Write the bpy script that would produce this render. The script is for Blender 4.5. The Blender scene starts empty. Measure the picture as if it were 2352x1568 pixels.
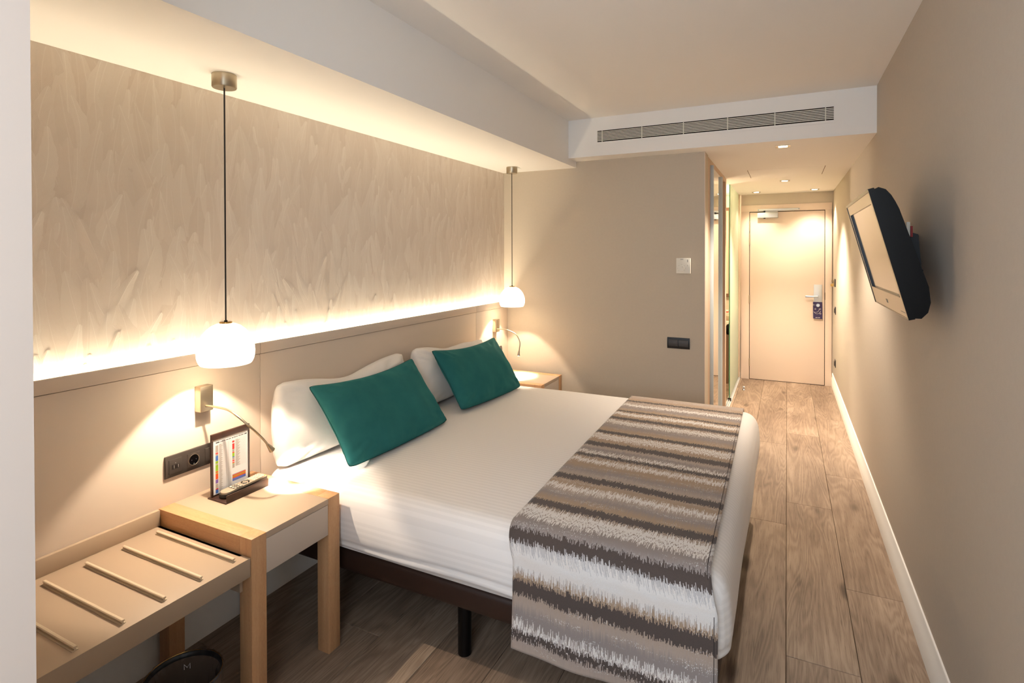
import bpy, bmesh, math, random
from mathutils import Vector, Matrix, noise
random.seed(7)
SC = bpy.context.scene
COL = SC.collection
PI = math.pi

# ------------------------------------------------------------------ camera
W_PX, H_PX, F_PX, CY = 2352, 1568, 1268.76, 593.53
CAM = Vector((0.0, 0.0, 1.529))
cam = bpy.data.cameras.new('camera')
cam.sensor_width = 36.0
cam.sensor_fit = 'HORIZONTAL'
cam.lens = F_PX / W_PX * 36.0
cam.shift_y = (CY - H_PX / 2) / W_PX
cam.clip_start = 0.02
camo = bpy.data.objects.new('camera', cam)
COL.objects.link(camo)
yaw, pitch, roll = (math.radians(a) for a in (26.47, 0.522, -0.101))
fwd = Vector((-math.sin(yaw) * math.cos(pitch), math.cos(yaw) * math.cos(pitch), -math.sin(pitch)))
right = Vector((math.cos(yaw), math.sin(yaw), 0))
up = right.cross(fwd)
r2 = right * math.cos(roll) + up * math.sin(roll)
u2 = up * math.cos(roll) - right * math.sin(roll)
camo.matrix_world = Matrix(((r2.x, u2.x, -fwd.x, CAM.x), (r2.y, u2.y, -fwd.y, CAM.y), (r2.z, u2.z, -fwd.z, CAM.z), (0, 0, 0, 1)))
SC.camera = camo

# ------------------------------------------------------------------ world, exposure, daylight
SC.view_settings.view_transform = 'Standard'
SC.view_settings.look = 'None'
SC.view_settings.exposure = 0.90
SC.view_settings.gamma = 1.0
SC.view_settings.use_curve_mapping = False
world = bpy.data.worlds.new('sky')
SC.world = world
world.use_nodes = True
bg = world.node_tree.nodes['Background']
bg.inputs[0].default_value = (0.76, 0.87, 1.0, 1)
bg.inputs[1].default_value = 4.2
WARM = (1.0, 0.83, 0.65)
WARM_LED = (1.0, 0.87, 0.64)


def add_light(name, kind, loc, energy, color, aim=None, **kw):
    l = bpy.data.lights.new(name, kind)
    l.energy = energy
    l.color = color
    for k, v in kw.items():
        setattr(l, k, v)
    o = bpy.data.objects.new(name, l)
    COL.objects.link(o)
    o.location = loc
    if aim is not None:
        o.rotation_euler = Vector(aim).to_track_quat('-Z', 'Y').to_euler()
    return o


P_POINT = 15.0      # bulb in each pendant
P_LED = 13.5        # strip behind the headboard
P_SPOT = 104.0       # corridor downlights
P_READ = 40.0        # reading lamps
P_BATH = 42.0
add_light('led_strip_light', 'AREA', (-2.0785, 2.235, 1.113), P_LED, WARM_LED, (-0.12, 0, 1), shape='RECTANGLE', size=0.014, size_y=3.58)
COL.objects['led_strip_light'].rotation_euler = (Matrix.Rotation(PI, 3, 'X') @ Matrix.Rotation(0.12, 3, 'Y')).to_euler()
DOWN = [(-0.026, 4.085), (-0.022, 6.04), (-0.322, 7.02), (0.272, 7.0)]
for (x, y), e in zip(DOWN, (0.8, 1.7, 0.16, 0.27)):
    add_light('downlight_beam', 'SPOT', (x, y, 2.222), P_SPOT * e, (1.0, 0.85, 0.68), (0, 0, -1), spot_size=math.radians(104), spot_blend=0.75, shadow_soft_size=0.022)
PEND = [(-1.859, 1.356), (-1.887, 3.79)]
for (x, y), zb in zip(PEND, (1.213, 1.236)):
    add_light('pendant_bulb_light', 'POINT', (x, y, zb), P_POINT, WARM, shadow_soft_size=0.007)
add_light('reading_beam', 'SPOT', (-1.80, 1.508, 0.762), P_READ, (1.0, 0.89, 0.76), (0.0, 0.62, -0.80), spot_size=math.radians(85), spot_blend=0.6, shadow_soft_size=0.008)
add_light('reading_beam', 'SPOT', (-1.832, 3.786, 0.748), P_READ * .45, (1.0, 0.89, 0.76), (-0.05, 0.0, -1), spot_size=math.radians(105), spot_blend=0.5, shadow_soft_size=0.008)
add_light('bathroom_light', 'POINT', (-1.1, 6.5, 2.1), P_BATH, (1.0, 0.80, 0.55), shadow_soft_size=0.08)
portal = add_light('window_portal', 'AREA', (-0.385, -0.62, 1.65), 1.0, (1, 1, 1), (0, 1, 0), shape='RECTANGLE', size=1.40, size_y=1.38)
portal.data.cycles.is_portal = True


# ------------------------------------------------------------------ helpers
def lin(c):
    return c / 12.92 if c <= 0.04045 else ((c + 0.055) / 1.055) ** 2.4


def rgb(r, g, b):
    return (lin(r / 255), lin(g / 255), lin(b / 255), 1.0)


def mat(name, color=(.8, .8, .8, 1), rough=0.5, metal=0.0, spec=0.5, emit=None, estr=0.0, coat=0.0, sheen=0.0, trans=0.0, ior=1.45):
    m = bpy.data.materials.new(name)
    m.use_nodes = True
    b = m.node_tree.nodes['Principled BSDF']
    b.inputs['Base Color'].default_value = color
    b.inputs['Roughness'].default_value = rough
    b.inputs['Metallic'].default_value = metal
    b.inputs['Specular IOR Level'].default_value = spec
    b.inputs['IOR'].default_value = ior
    b.inputs['Coat Weight'].default_value = coat
    b.inputs['Sheen Weight'].default_value = sheen
    b.inputs['Transmission Weight'].default_value = trans
    if emit:
        b.inputs['Emission Color'].default_value = emit
        b.inputs['Emission Strength'].default_value = estr
    return m


class X:
    """a value socket with arithmetic"""
    nt = None

    def __init__(self, s):
        self.s = s

    @staticmethod
    def m(op, *a, clamp=False):
        n = X.nt.nodes.new('ShaderNodeMath')
        n.operation = op
        n.use_clamp = clamp
        for i, v in enumerate(a):
            if isinstance(v, X):
                X.nt.links.new(v.s, n.inputs[i])
            else:
                n.inputs[i].default_value = v
        return X(n.outputs[0])

    def __add__(s, o): return X.m('ADD', s, o)
    __radd__ = __add__
    def __sub__(s, o): return X.m('SUBTRACT', s, o)
    def __rsub__(s, o): return X.m('SUBTRACT', o, s)
    def __mul__(s, o): return X.m('MULTIPLY', s, o)
    __rmul__ = __mul__
    def __truediv__(s, o): return X.m('DIVIDE', s, o)
    def __pow__(s, o): return X.m('POWER', s, o)
    def abs(s): return X.m('ABSOLUTE', s)
    def floor(s): return X.m('FLOOR', s)
    def fract(s): return X.m('FRACT', s)
    def sin(s): return X.m('SINE', s)
    def lt(s, o): return X.m('LESS_THAN', s, o)
    def gt(s, o): return X.m('GREATER_THAN', s, o)
    def max(s, o): return X.m('MAXIMUM', s, o)
    def min(s, o): return X.m('MINIMUM', s, o)


def smooth(x, a, b):
    n = X.nt.nodes.new('ShaderNodeMapRange')
    n.interpolation_type = 'SMOOTHSTEP'
    X.nt.links.new(x.s, n.inputs[0])
    n.inputs[1].default_value = a
    n.inputs[2].default_value = b
    return X(n.outputs[0])


def mixv(f, a, b):
    return a + (b - a) * f


def comb(x, y, z=0.0):
    n = X.nt.nodes.new('ShaderNodeCombineXYZ')
    for i, v in enumerate((x, y, z)):
        if isinstance(v, X):
            X.nt.links.new(v.s, n.inputs[i])
        else:
            n.inputs[i].default_value = v
    return n.outputs[0]


def wnoise(x, y=0.0, z=0.0):
    n = X.nt.nodes.new('ShaderNodeTexWhiteNoise')
    X.nt.links.new(comb(x, y, z), n.inputs['Vector'])
    return X(n.outputs['Value'])


def pnoise(vec, scale=1.0, detail=2.0, rough=0.5, dist=0.0):
    n = X.nt.nodes.new('ShaderNodeTexNoise')
    X.nt.links.new(vec, n.inputs['Vector'])
    n.inputs['Scale'].default_value = scale
    n.inputs['Detail'].default_value = detail
    n.inputs['Roughness'].default_value = rough
    n.inputs['Distortion'].default_value = dist
    return X(n.outputs[0])


def ramp(f, stops, interp='LINEAR'):
    n = X.nt.nodes.new('ShaderNodeValToRGB')
    X.nt.links.new(f.s, n.inputs[0])
    cr = n.color_ramp
    cr.interpolation = interp
    while len(cr.elements) < len(stops):
        cr.elements.new(0.5)
    for e, (p, c) in zip(cr.elements, stops):
        e.position = p
        e.color = c
    return n.outputs[0]


def mixc(f, a, b):
    n = X.nt.nodes.new('ShaderNodeMix')
    n.data_type = 'RGBA'
    for i, v in ((0, f), (6, a), (7, b)):
        if isinstance(v, X):
            X.nt.links.new(v.s, n.inputs[i])
        elif hasattr(v, 'is_output'):
            X.nt.links.new(v, n.inputs[i])
        else:
            n.inputs[i].default_value = v
    return n.outputs[2]


def coords(kind='Object'):
    n = X.nt.nodes.new('ShaderNodeTexCoord')
    s = X.nt.nodes.new('ShaderNodeSeparateXYZ')
    X.nt.links.new(n.outputs[kind], s.inputs[0])
    return X(s.outputs[0]), X(s.outputs[1]), X(s.outputs[2]), n.outputs[kind]


def objrand():
    return X(X.nt.nodes.new('ShaderNodeObjectInfo').outputs['Random'])


def plug(m, color=None, bump=None, strength=0.3, dist=0.002, rough=None):
    b = m.node_tree.nodes['Principled BSDF']
    if color is not None:
        X.nt.links.new(color, b.inputs['Base Color'])
    if rough is not None:
        X.nt.links.new(rough.s, b.inputs['Roughness'])
    if bump is not None:
        n = X.nt.nodes.new('ShaderNodeBump')
        n.inputs['Strength'].default_value = strength
        n.inputs['Distance'].default_value = dist
        X.nt.links.new(bump.s, n.inputs['Height'])
        X.nt.links.new(n.outputs[0], b.inputs['Normal'])


def begin(name, **kw):
    m = mat(name, **kw)
    X.nt = m.node_tree
    return m


def root_of(o):
    while o.parent:
        o = o.parent
    return o


def obj(name, bm, m, parent=None, at=None, smooth_angle=35, weld=False):
    """link a bmesh (built in scene coordinates) as one object"""
    if weld:
        bmesh.ops.remove_doubles(bm, verts=bm.verts, dist=1e-5)
    org = Vector(at) if at is not None else (Vector(root_of(parent).location) if parent else Vector((0, 0, 0)))
    bmesh.ops.translate(bm, verts=bm.verts, vec=-org)
    me = bpy.data.meshes.new(name)
    bm.normal_update()
    bm.to_mesh(me)
    bm.free()
    if smooth_angle:
        me.shade_smooth()
        me.set_sharp_from_angle(angle=math.radians(smooth_angle))
    o = bpy.data.objects.new(name, me)
    COL.objects.link(o)
    for mm in (m if isinstance(m, (list, tuple)) else [m]):
        me.materials.append(mm)
    if parent:
        o.parent = parent
    else:
        o.location = org
    return o


def tag(o, label, cat, group=None):
    o['label'] = label
    o['category'] = cat
    if group:
        o['group'] = group
    return o


def thing(name, label, cat, loc, group=None):
    o = bpy.data.objects.new(name, None)
    o.empty_display_size = 0.05
    COL.objects.link(o)
    o.location = loc
    return tag(o, label, cat, group)


def struct(name, bm, m, parent=None, label=None, **kw):
    o = obj(name, bm, m, parent, **kw)
    if not parent:
        o['kind'] = 'structure'
        if label:
            o['label'] = label
    return o


def copy_tree(o, loc, label=None):
    def rec(s, par):
        c = s.copy()
        COL.objects.link(c)
        c.parent = par
        for ch in s.children:
            rec(ch, c)
        return c
    c = rec(o, None)
    c.location = loc
    if label:
        c['label'] = label
    return c


def box(bm, x0, x1, y0, y1, z0, z1, bev=0.0, seg=2):
    v = [bm.verts.new(p) for p in ((x0, y0, z0), (x1, y0, z0), (x1, y1, z0), (x0, y1, z0), (x0, y0, z1), (x1, y0, z1), (x1, y1, z1), (x0, y1, z1))]
    fs = [bm.faces.new([v[i] for i in q]) for q in ((0, 3, 2, 1), (4, 5, 6, 7), (0, 1, 5, 4), (1, 2, 6, 5), (2, 3, 7, 6), (3, 0, 4, 7))]
    if bev > 0:
        es = list({e for f in fs for e in f.edges})
        bmesh.ops.bevel(bm, geom=es, offset=bev, segments=seg, affect='EDGES', profile=0.5)
    return v


def nbox(*a, bev=0.0, seg=2):
    bm = bmesh.new()
    box(bm, *a, bev=bev, seg=seg)
    return bm


def boxes(*L, bev=0.0):
    bm = bmesh.new()
    for a in L:
        box(bm, *a, bev=bev)
    return bm


def prism(bm, pts, axis, a0, a1):
    """extrude a closed outline: axis 'y' pts are (x,z); 'z' pts are (x,y); 'x' pts are (y,z)"""
    def P(p, a):
        return {'y': (p[0], a, p[1]), 'z': (p[0], p[1], a), 'x': (a, p[0], p[1])}[axis]
    A = [bm.verts.new(P(p, a0)) for p in pts]
    B = [bm.verts.new(P(p, a1)) for p in pts]
    n = len(pts)
    bm.faces.new(A)
    bm.faces.new(B[::-1])
    for i in range(n):
        bm.faces.new((A[i], B[i], B[(i + 1) % n], A[(i + 1) % n]))
    bmesh.ops.recalc_face_normals(bm, faces=bm.faces)


def lathe(bm, prof, cx, cy, n=40, cap0=False, cap1=False):
    rings = []
    for r, z in prof:
        if r < 1e-6:
            rings.append([bm.verts.new((cx, cy, z))])
        else:
            rings.append([bm.verts.new((cx + r * math.cos(2 * PI * k / n), cy + r * math.sin(2 * PI * k / n), z)) for k in range(n)])
    for a, b in zip(rings, rings[1:]):
        for k in range(n):
            k2 = (k + 1) % n
            if len(a) == 1 and len(b) == 1:
                continue
            if len(a) == 1:
                bm.faces.new((a[0], b[k2], b[k]))
            elif len(b) == 1:
                bm.faces.new((a[k], a[k2], b[0]))
            else:
                bm.faces.new((a[k], a[k2], b[k2], b[k]))
    if cap0 and len(rings[0]) > 1:
        bm.faces.new(rings[0])
    if cap1 and len(rings[-1]) > 1:
        bm.faces.new(rings[-1])
    bmesh.ops.recalc_face_normals(bm, faces=bm.faces)


def cyl(bm, a, b, ra, rb=None, n=20):
    """capped cylinder between two points"""
    rb = ra if rb is None else rb
    a, b = Vector(a), Vector(b)
    d = (b - a).normalized()
    s = d.orthogonal().normalized()
    t = d.cross(s)
    A = [bm.verts.new(a + (s * math.cos(2 * PI * k / n) + t * math.sin(2 * PI * k / n)) * ra) for k in range(n)]
    B = [bm.verts.new(b + (s * math.cos(2 * PI * k / n) + t * math.sin(2 * PI * k / n)) * rb) for k in range(n)]
    for k in range(n):
        bm.faces.new((A[k], A[(k + 1) % n], B[(k + 1) % n], B[k]))
    bm.faces.new(A[::-1])
    bm.faces.new(B)


def ncyl(*a, **k):
    bm = bmesh.new()
    cyl(bm, *a, **k)
    return bm


def catmull(pts, n=8, closed=False):
    P = [Vector(p) for p in pts]
    out = []
    N = len(P)
    rng = range(N) if closed else range(N - 1)
    for i in rng:
        if closed:
            p0, p1, p2, p3 = P[(i - 1) % N], P[i], P[(i + 1) % N], P[(i + 2) % N]
        else:
            p0, p1, p2, p3 = P[max(i - 1, 0)], P[i], P[i + 1], P[min(i + 2, N - 1)]
        for k in range(n):
            t = k / n
            out.append(0.5 * ((2 * p1) + (p2 - p0) * t + (2 * p0 - 5 * p1 + 4 * p2 - p3) * t * t + (3 * p1 - p0 - 3 * p2 + p3) * t ** 3))
    if not closed:
        out.append(P[-1])
    return out


def tube(bm, pts, r, n=10, closed=False):
    P = [Vector(p) for p in pts]
    N = len(P)
    rad = r if callable(r) else (lambda t: r)
    rings = []
    prev = None
    for i, p in enumerate(P):
        if closed:
            d = (P[(i + 1) % N] - P[i - 1]).normalized()
        else:
            d = (P[min(i + 1, N - 1)] - P[max(i - 1, 0)]).normalized()
        if prev is None:
            s = d.orthogonal().normalized()
        else:
            s = (prev - d * prev.dot(d)).normalized()
        prev = s
        t = d.cross(s)
        q = rad(i / max(N - 1, 1))
        rings.append([bm.verts.new(p + (s * math.cos(2 * PI * k / n) + t * math.sin(2 * PI * k / n)) * q) for k in range(n)])
    pairs = list(zip(rings, rings[1:])) + ([(rings[-1], rings[0])] if closed else [])
    for a, b in pairs:
        for k in range(n):
            bm.faces.new((a[k], a[(k + 1) % n], b[(k + 1) % n], b[k]))
    if not closed:
        bm.faces.new(rings[0][::-1])
        bm.faces.new(rings[-1])


# ------------------------------------------------------------------ materials
M = {}
M['white_paint'] = begin('white_paint', color=rgb(243, 239, 233), rough=0.75, spec=0.2)
x, y, z, v = coords()
plug(M['white_paint'], bump=pnoise(v, 90, 3), strength=0.08, dist=0.001)
M['column_paint'] = mat('column_paint', rgb(212, 196, 183), 0.8, spec=0.2)


def vinyl(name, col):
    m = begin(name, color=col, rough=0.7, spec=0.25)
    x, y, z, v = coords()
    n = pnoise(v, 320, 3, 0.7)
    n2 = pnoise(v, 60, 3, 0.6)
    plug(m, color=mixc(n * 0.45 + n2 * 0.3, [c * 0.86 for c in col[:3]] + [1], [min(1, c * 1.10) for c in col[:3]] + [1]), bump=n + n2 * 0.4, strength=0.45, dist=0.0016)
    return m


M['vinyl'] = vinyl('woven_vinyl', rgb(195, 184, 170))
M['vinyl_far'] = vinyl('woven_vinyl_far', rgb(200, 187, 168))
M['laminate'] = begin('beige_laminate', color=rgb(214, 197, 179), rough=0.5, spec=0.35)
x, y, z, v = coords()
plug(M['laminate'], bump=pnoise(v, 250, 2), strength=0.06, dist=0.001)
M['laminate_top'] = mat('beige_top_laminate', rgb(180, 158, 136), 0.42, spec=0.4)
M['rack'] = mat('taupe_laminate', rgb(170, 149, 127), 0.5, spec=0.35)
M['drawer'] = mat('drawer_laminate', rgb(196, 180, 164), 0.5, spec=0.3)
M['seam'] = mat('joint_shadow', rgb(120, 96, 74), 0.9, spec=0.1)
M['door'] = mat('door_laminate', rgb(220, 200, 182), 0.5, spec=0.3)
M['dark_gap'] = mat('dark_gap', rgb(38, 28, 22), 0.9, spec=0.1)
M['brown'] = mat('brown_panel', rgb(112, 84, 64), 0.6)
M['tan_panel'] = mat('tan_panel', rgb(202, 176, 150), 0.5)
M['nickel'] = mat('brushed_nickel', rgb(184, 172, 150), 0.34, 1.0)
M['steel'] = mat('satin_steel', rgb(205, 210, 214), 0.35, 1.0)
M['alu'] = mat('anodised_aluminium', rgb(206, 208, 208), 0.42, 0.6)
M['profile'] = mat('door_profile_satin', rgb(196, 204, 206), 0.45, 0.15)
M['mirror'] = mat('mirror', rgb(238, 236, 228), 0.02, 1.0)
M['cable'] = mat('black_cable', rgb(30, 24, 20), 0.55)
M['black'] = mat('black_gloss', rgb(7, 7, 8), 0.22, spec=0.22)
M['black_matt'] = mat('black_matt', rgb(20, 20, 22), 0.5)
M['switch'] = mat('anthracite_plastic', rgb(58, 52, 48), 0.4)
M['switch_dark'] = mat('anthracite_dark', rgb(20, 18, 17), 0.4)
M['leather'] = begin('brown_leatherette', color=rgb(48, 30, 22), rough=0.5)
x, y, z, v = coords()
plug(M['leather'], bump=pnoise(v, 400, 2), strength=0.25, dist=0.001)
M['menu_leather'] = mat('menu_leather', rgb(50, 30, 21), 0.42)
M['stitch'] = mat('stitch', rgb(190, 160, 130), 0.8)
M['white_plastic'] = mat('white_plastic', rgb(228, 222, 208), 0.45)
M['grey_mark'] = mat('grey_mark', rgb(140, 136, 126), 0.7)
M['rack_rail'] = mat('rack_rail', rgb(202, 184, 158), 0.4)
M['bin'] = mat('bin_black', rgb(16, 15, 16), 0.35)
M['bin_out'] = mat('bin_taupe', rgb(104, 84, 68), 0.4)
M['shade'] = mat('opal_glass', rgb(250, 246, 236), 0.25, emit=(1.0, 0.86, 0.66, 1), estr=1.7)
M['bulb'] = mat('lamp_disc', rgb(255, 240, 220), 0.4, emit=(1.0, 0.86, 0.62, 1), estr=22.0)
M['brass'] = mat('brass', rgb(190, 150, 84), 0.25, 1.0)
M['teal'] = begin('teal_velvet', color=rgb(34, 98, 98), rough=0.85, spec=0.2, sheen=0.35)
M['teal'].node_tree.nodes['Principled BSDF'].inputs['Sheen Tint'].default_value = rgb(60, 160, 156)
x, y, z, v = coords()
n = pnoise(v, 9, 3, 0.6)
plug(M['teal'], color=mixc(n, rgb(27, 86, 88), rgb(44, 110, 108)), bump=pnoise(v, 700, 2), strength=0.25, dist=0.001)
M['teal_seam'] = mat('teal_seam', rgb(8, 58, 54), 0.9)
M['cotton'] = begin('white_cotton', color=rgb(230, 224, 218), rough=0.85, spec=0.15, sheen=0.1)
x, y, z, v = coords()
plug(M['cotton'], bump=pnoise(v, 14, 4, 0.6) + pnoise(v, 500, 1) * 0.05, strength=0.35, dist=0.006)

# damask sheet: satin stripes across the bed, following the stored uv
M['sheet'] = begin('damask_sheet', color=rgb(240, 234, 230), rough=0.7, spec=0.25, sheen=0.1)
x, y, z, v = coords('UV')
st = smooth((y * 45.0).fract() - 0.5, -0.06, 0.06)
st = st - smooth((y * 45.0).fract(), 0.94, 1.0)
ox, oy, oz, ov = coords()
plug(M['sheet'], color=mixc(st, rgb(230, 224, 219), rgb(236, 230, 225)), bump=pnoise(ov, 5, 4, 0.55) * 1.0 + st * 0.006, strength=0.25, dist=0.008)


def beech(name, axis):
    m = begin(name, color=rgb(214, 164, 108), rough=0.42, spec=0.35)
    x, y, z, v = coords()
    r = objrand() * 9.0
    a, b, c = {'x': (x, y, z), 'y': (y, x, z), 'z': (z, x, y)}[axis]
    vec = comb(a * 2.2 + r, b * 46.0, c * 46.0)
    n = pnoise(vec, 1.0, 5, 0.62, 0.4)
    fl = pnoise(comb(a * 90.0 + r, b * 480.0, c * 480.0), 1.0, 2)
    n2 = pnoise(comb(a * 0.8 + r, b * 7.0, c * 7.0), 1.0, 2)
    f = n * 0.5 + fl * 0.28 + n2 * 0.35
    plug(m, color=ramp(f, [(0.3, rgb(170, 124, 86)), (0.55, rgb(196, 150, 108)), (0.8, rgb(212, 170, 128))]), bump=n, strength=0.05, dist=0.001)
    return m


M['beech_x'] = beech('beech_along', 'x')
M['beech_z'] = beech('beech_upright', 'z')

# oak floor planks
M['oak'] = begin('oak_plank', color=rgb(178, 148, 118), rough=0.42, spec=0.35)
x, y, z, v = coords()
r = objrand()
off = r * 37.0
wob = pnoise(comb(x * 3.0 + off, y * 1.1 + off), 1.0, 3, 0.6)
ring = pnoise(comb(x * 7.0 + off, y * 0.75 + off), 1.0, 2, 0.5, 0.6)
cath = ((ring * 16.0 + wob * 1.6) * 6.283).sin() * 0.5 + 0.5
fine = pnoise(comb(x * 190.0 + off, y * 5.0), 1.0, 4, 0.65)
pore = smooth(pnoise(comb(x * 420.0 + off, y * 11.0), 1.0, 2), 0.56, 0.72)
kn = X.nt.nodes.new('ShaderNodeTexVoronoi')
X.nt.links.new(comb(x * 5.2 + off, y * 1.9 + off), kn.inputs['Vector'])
kn.inputs['Scale'].default_value = 1.0
knot = 1.0 - smooth(X(kn.outputs['Distance']), 0.02, 0.20)
knot = knot * (wnoise(r, 3.0) * 0.5 + 0.5)
blot = pnoise(comb(x * 4.0 + off, y * 1.3 + off), 1.0, 3, 0.6)
f = cath * 0.10 - 0.07 + fine * 0.34 + blot * 0.62 + r * 0.10 - pore * 0.16 - knot * 0.42
col = ramp(f, [(0.05, rgb(62, 49, 40)), (0.34, rgb(106, 87, 72)), (0.52, rgb(138, 117, 99)), (0.72, rgb(168, 147, 127)), (0.95, rgb(192, 172, 151))])
plug(M['oak'], color=col, bump=fine * 0.7 - pore * 0.5, strength=0.12, dist=0.001, rough=0.38 + fine * 0.16)

# feather wallpaper: every embossed feather carries its own uv (u across, v along) and tone
M['wallpaper'] = begin('feather_wallpaper', color=rgb(222, 207, 190), rough=0.55, spec=0.35)
M['feather'] = begin('embossed_feather', color=rgb(208, 184, 156), rough=0.5, spec=0.4)
u, t, z, v = coords('UV')
tn = X.nt.nodes.new('ShaderNodeAttribute')
tn.attribute_name = 'tone'
tone = X(tn.outputs['Fac'])
ap = u.abs()
hair = pnoise(comb(u * 300.0 + tone * 91.0, t * 70.0, tone * 37.0), 1.0, 2)
barb = (((t - ap * 1.35) * (1.0 / 0.0056)) * 6.283 + hair * 6.0).sin() * 0.5 + 0.5
shaft = 1.0 - smooth(ap, 0.0007, 0.0020)
val = tone * 0.36 + (t * 3.2) * 0.26 + barb * 0.14 + hair * 0.18 + shaft * 0.22  # t term paints overlap shading into the colour: darker base, paler top
col = ramp(val, [(0.0, rgb(210, 194, 178)), (0.40, rgb(223, 209, 194)), (0.70, rgb(230, 218, 204)), (1.0, rgb(240, 230, 217))])
plug(M['feather'], color=col, bump=barb * 0.5 + shaft + hair * 0.4, strength=0.25, dist=0.0010, rough=0.62 - tone * 0.22)

# bed runner: ikat bands along the stored uv (u = across metres, v = distance metres)
M['runner'] = begin('ikat_runner', color=rgb(150, 130, 115), rough=0.8, spec=0.2, sheen=0.15)
u, s, z, v = coords('UV')
th = (u * 470.0).floor()
jag = wnoise(th, 1.0) - 0.5
jag2 = wnoise((u * 210.0).floor(), 5.0) - 0.5
low = pnoise(comb(u * 5.0, s * 3.0), 1.0, 2) - 0.5
sj = s + jag * 0.020 + jag2 * 0.008 + low * 0.030
LG = rgb(190, 187, 186)
DK, WH, CR, TN, GR, MD = rgb(78, 68, 64), rgb(226, 225, 224), rgb(218, 208, 198), rgb(164, 140, 116), rgb(142, 132, 128), rgb(168, 152, 140)
bands = [  # (centre, half width, colour) measured along the runner, metres; gaps blend
    (1.285, .012, MD), (1.325, .018, DK), (1.350, .014, WH), (1.375, .010, GR), (1.40, .016, GR), (1.428, .008, MD),
    (1.477, .030, DK), (1.520, .010, TN), (1.538, .012, WH), (1.552, .001, LG), (1.566, .014, WH), (1.590, .009, WH), (1.607, .001, LG), (1.640, .026, DK),
    (1.680, .008, GR), (1.695, .014, GR), (1.735, .016, WH), (1.772, .016, WH), (1.790, .006, CR), (1.842, .032, DK),
    (1.890, .010, TN), (1.935, .024, GR), (1.975, .008, MD), (2.004, .020, WH), (2.046, .010, TN), (2.100, .032, DK)]
bands2 = [
    (2.100, .032, DK), (2.150, .012, MD), (2.195, .030, GR), (2.245, .012, TN), (2.300, .016, WH), (2.325, .008, TN), (2.364, .018, DK),
    (2.405, .014, CR), (2.450, .024, GR), (2.475, .004, MD), (2.520, .034, DK), (2.572, .008, TN), (2.612, .018, WH), (2.655, .018, CR), (2.706, .022, DK),
    (2.760, .020, TN), (2.815, .028, GR), (2.870, .012, CR), (2.905, .014, WH), (2.970, .028, DK), (3.015, .008, TN), (3.062, .024, WH), (3.118, .016, DK),
    (3.160, .010, TN), (3.200, .018, GR), (3.262, .018, WH), (3.305, .012, MD), (3.352, .016, DK), (3.395, .010, TN), (3.45, .03, MD)]


ALLB = bands + bands2[1:]
S0, S1 = 1.25, 3.50
dark = [(c, h) for c, h, k in ALLB if k is DK]


def soft_ramp(sx, bl):
    a, b = bl[0][0], bl[-1][0]
    return ramp((sx - a) * (1.0 / (b - a)), [((c - a) / (b - a), k) for c, k in bl])


white = [(c, h) for c, h, k in ALLB if k in (WH, CR)]
soft = [(c, TN if k is TN else (GR if k is GR else (LG if k is LG else MD))) for c, h, k in ALLB if k not in (DK, WH, CR)]


def mask(sx, bl, w):
    out = None
    for part in (bl[:15], bl[15:]):
        if not part:
            continue
        stops = [(0.0, (0, 0, 0, 1))]
        for c, h in part:
            stops += [((c - h * w - S0) / (S1 - S0), (1, 1, 1, 1)), ((c + h * w - S0) / (S1 - S0), (0, 0, 0, 1))]
        n = X(ramp((sx - S0) * (1.0 / (S1 - S0)), stops, 'CONSTANT'))
        out = n if out is None else out.max(n)
    return out


half = len(soft) // 2
cc = mixc(sj.gt(soft[half][0]), soft_ramp(sj, soft[:half + 1]), soft_ramp(sj, soft[half:]))
jb = wnoise(th, 9.0) - 0.5
jc = wnoise((u * 560.0).floor(), 17.0) - 0.5
sw_ = s + low * 0.020
wm = mask(sw_ + jc * 0.042 + jag2 * 0.010, white, 0.95)
cc = mixc(wm * 0.95, cc, mixc(pnoise(comb(u * 8.0, s * 30.0), 1.0, 2), CR, WH))
dm = mask(sw_ + jag * 0.024 + jag2 * 0.006, dark, 0.68).max(mask(sw_ + jb * 0.024 - jag2 * 0.006, dark, 0.54))
cc = mixc(dm, cc, DK)
fl = wnoise((u * 700.0).floor(), (s * 330.0).floor())
fleck = (1.0 - dm) * fl.gt(0.90) * smooth(pnoise(comb(u * 6.0, s * 40.0), 1.0, 2), 0.5, 0.62)
weave = wnoise((u * 900.0).floor(), (s * 900.0).floor())
cc = mixc(fleck * 0.7, cc, WH)
cc = mixc(weave * 0.12, cc, rgb(120, 104, 94))
plug(M['runner'], color=cc, bump=weave + jag * 0.5, strength=0.2, dist=0.001)
M['hem'] = mat('runner_hem', rgb(52, 44, 42), 0.85)

M['frost'] = mat('frosted_glass', rgb(232, 241, 222), 0.55, trans=0.75, ior=1.3)
M['glass_edge'] = mat('green_glass_edge', rgb(96, 178, 130), 0.15, trans=0.3)
M['liner'] = mat('clear_liner', rgb(64, 64, 67), 0.10, trans=0.0, spec=0.9)
_nt = M['liner'].node_tree
_nt.nodes['Principled BSDF'].inputs['Alpha'].default_value = 0.24
M['screen'] = mat('tv_screen', rgb(14, 14, 15), 0.13, spec=0.9, coat=0.3)
M['bezel'] = mat('tv_bezel', rgb(150, 140, 128), 0.22, 0.85)
M['plum'] = mat('plum_card', rgb(52, 40, 78), 0.5)
M['card_print'] = mat('card_print', rgb(226, 216, 214), 0.6)
M['paper'] = mat('paper', rgb(240, 238, 236), 0.6)
for k, c in dict(red=(226, 52, 44), blue=(72, 116, 190), green=(150, 190, 46), orange=(232, 92, 36), violet=(128, 96, 176), grey=(178, 168, 158), black=(40, 38, 40), line=(206, 200, 196), yellow=(226, 178, 60)).items():
    M['ink_' + k] = mat('ink_' + k, rgb(*c), 0.6)
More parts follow.
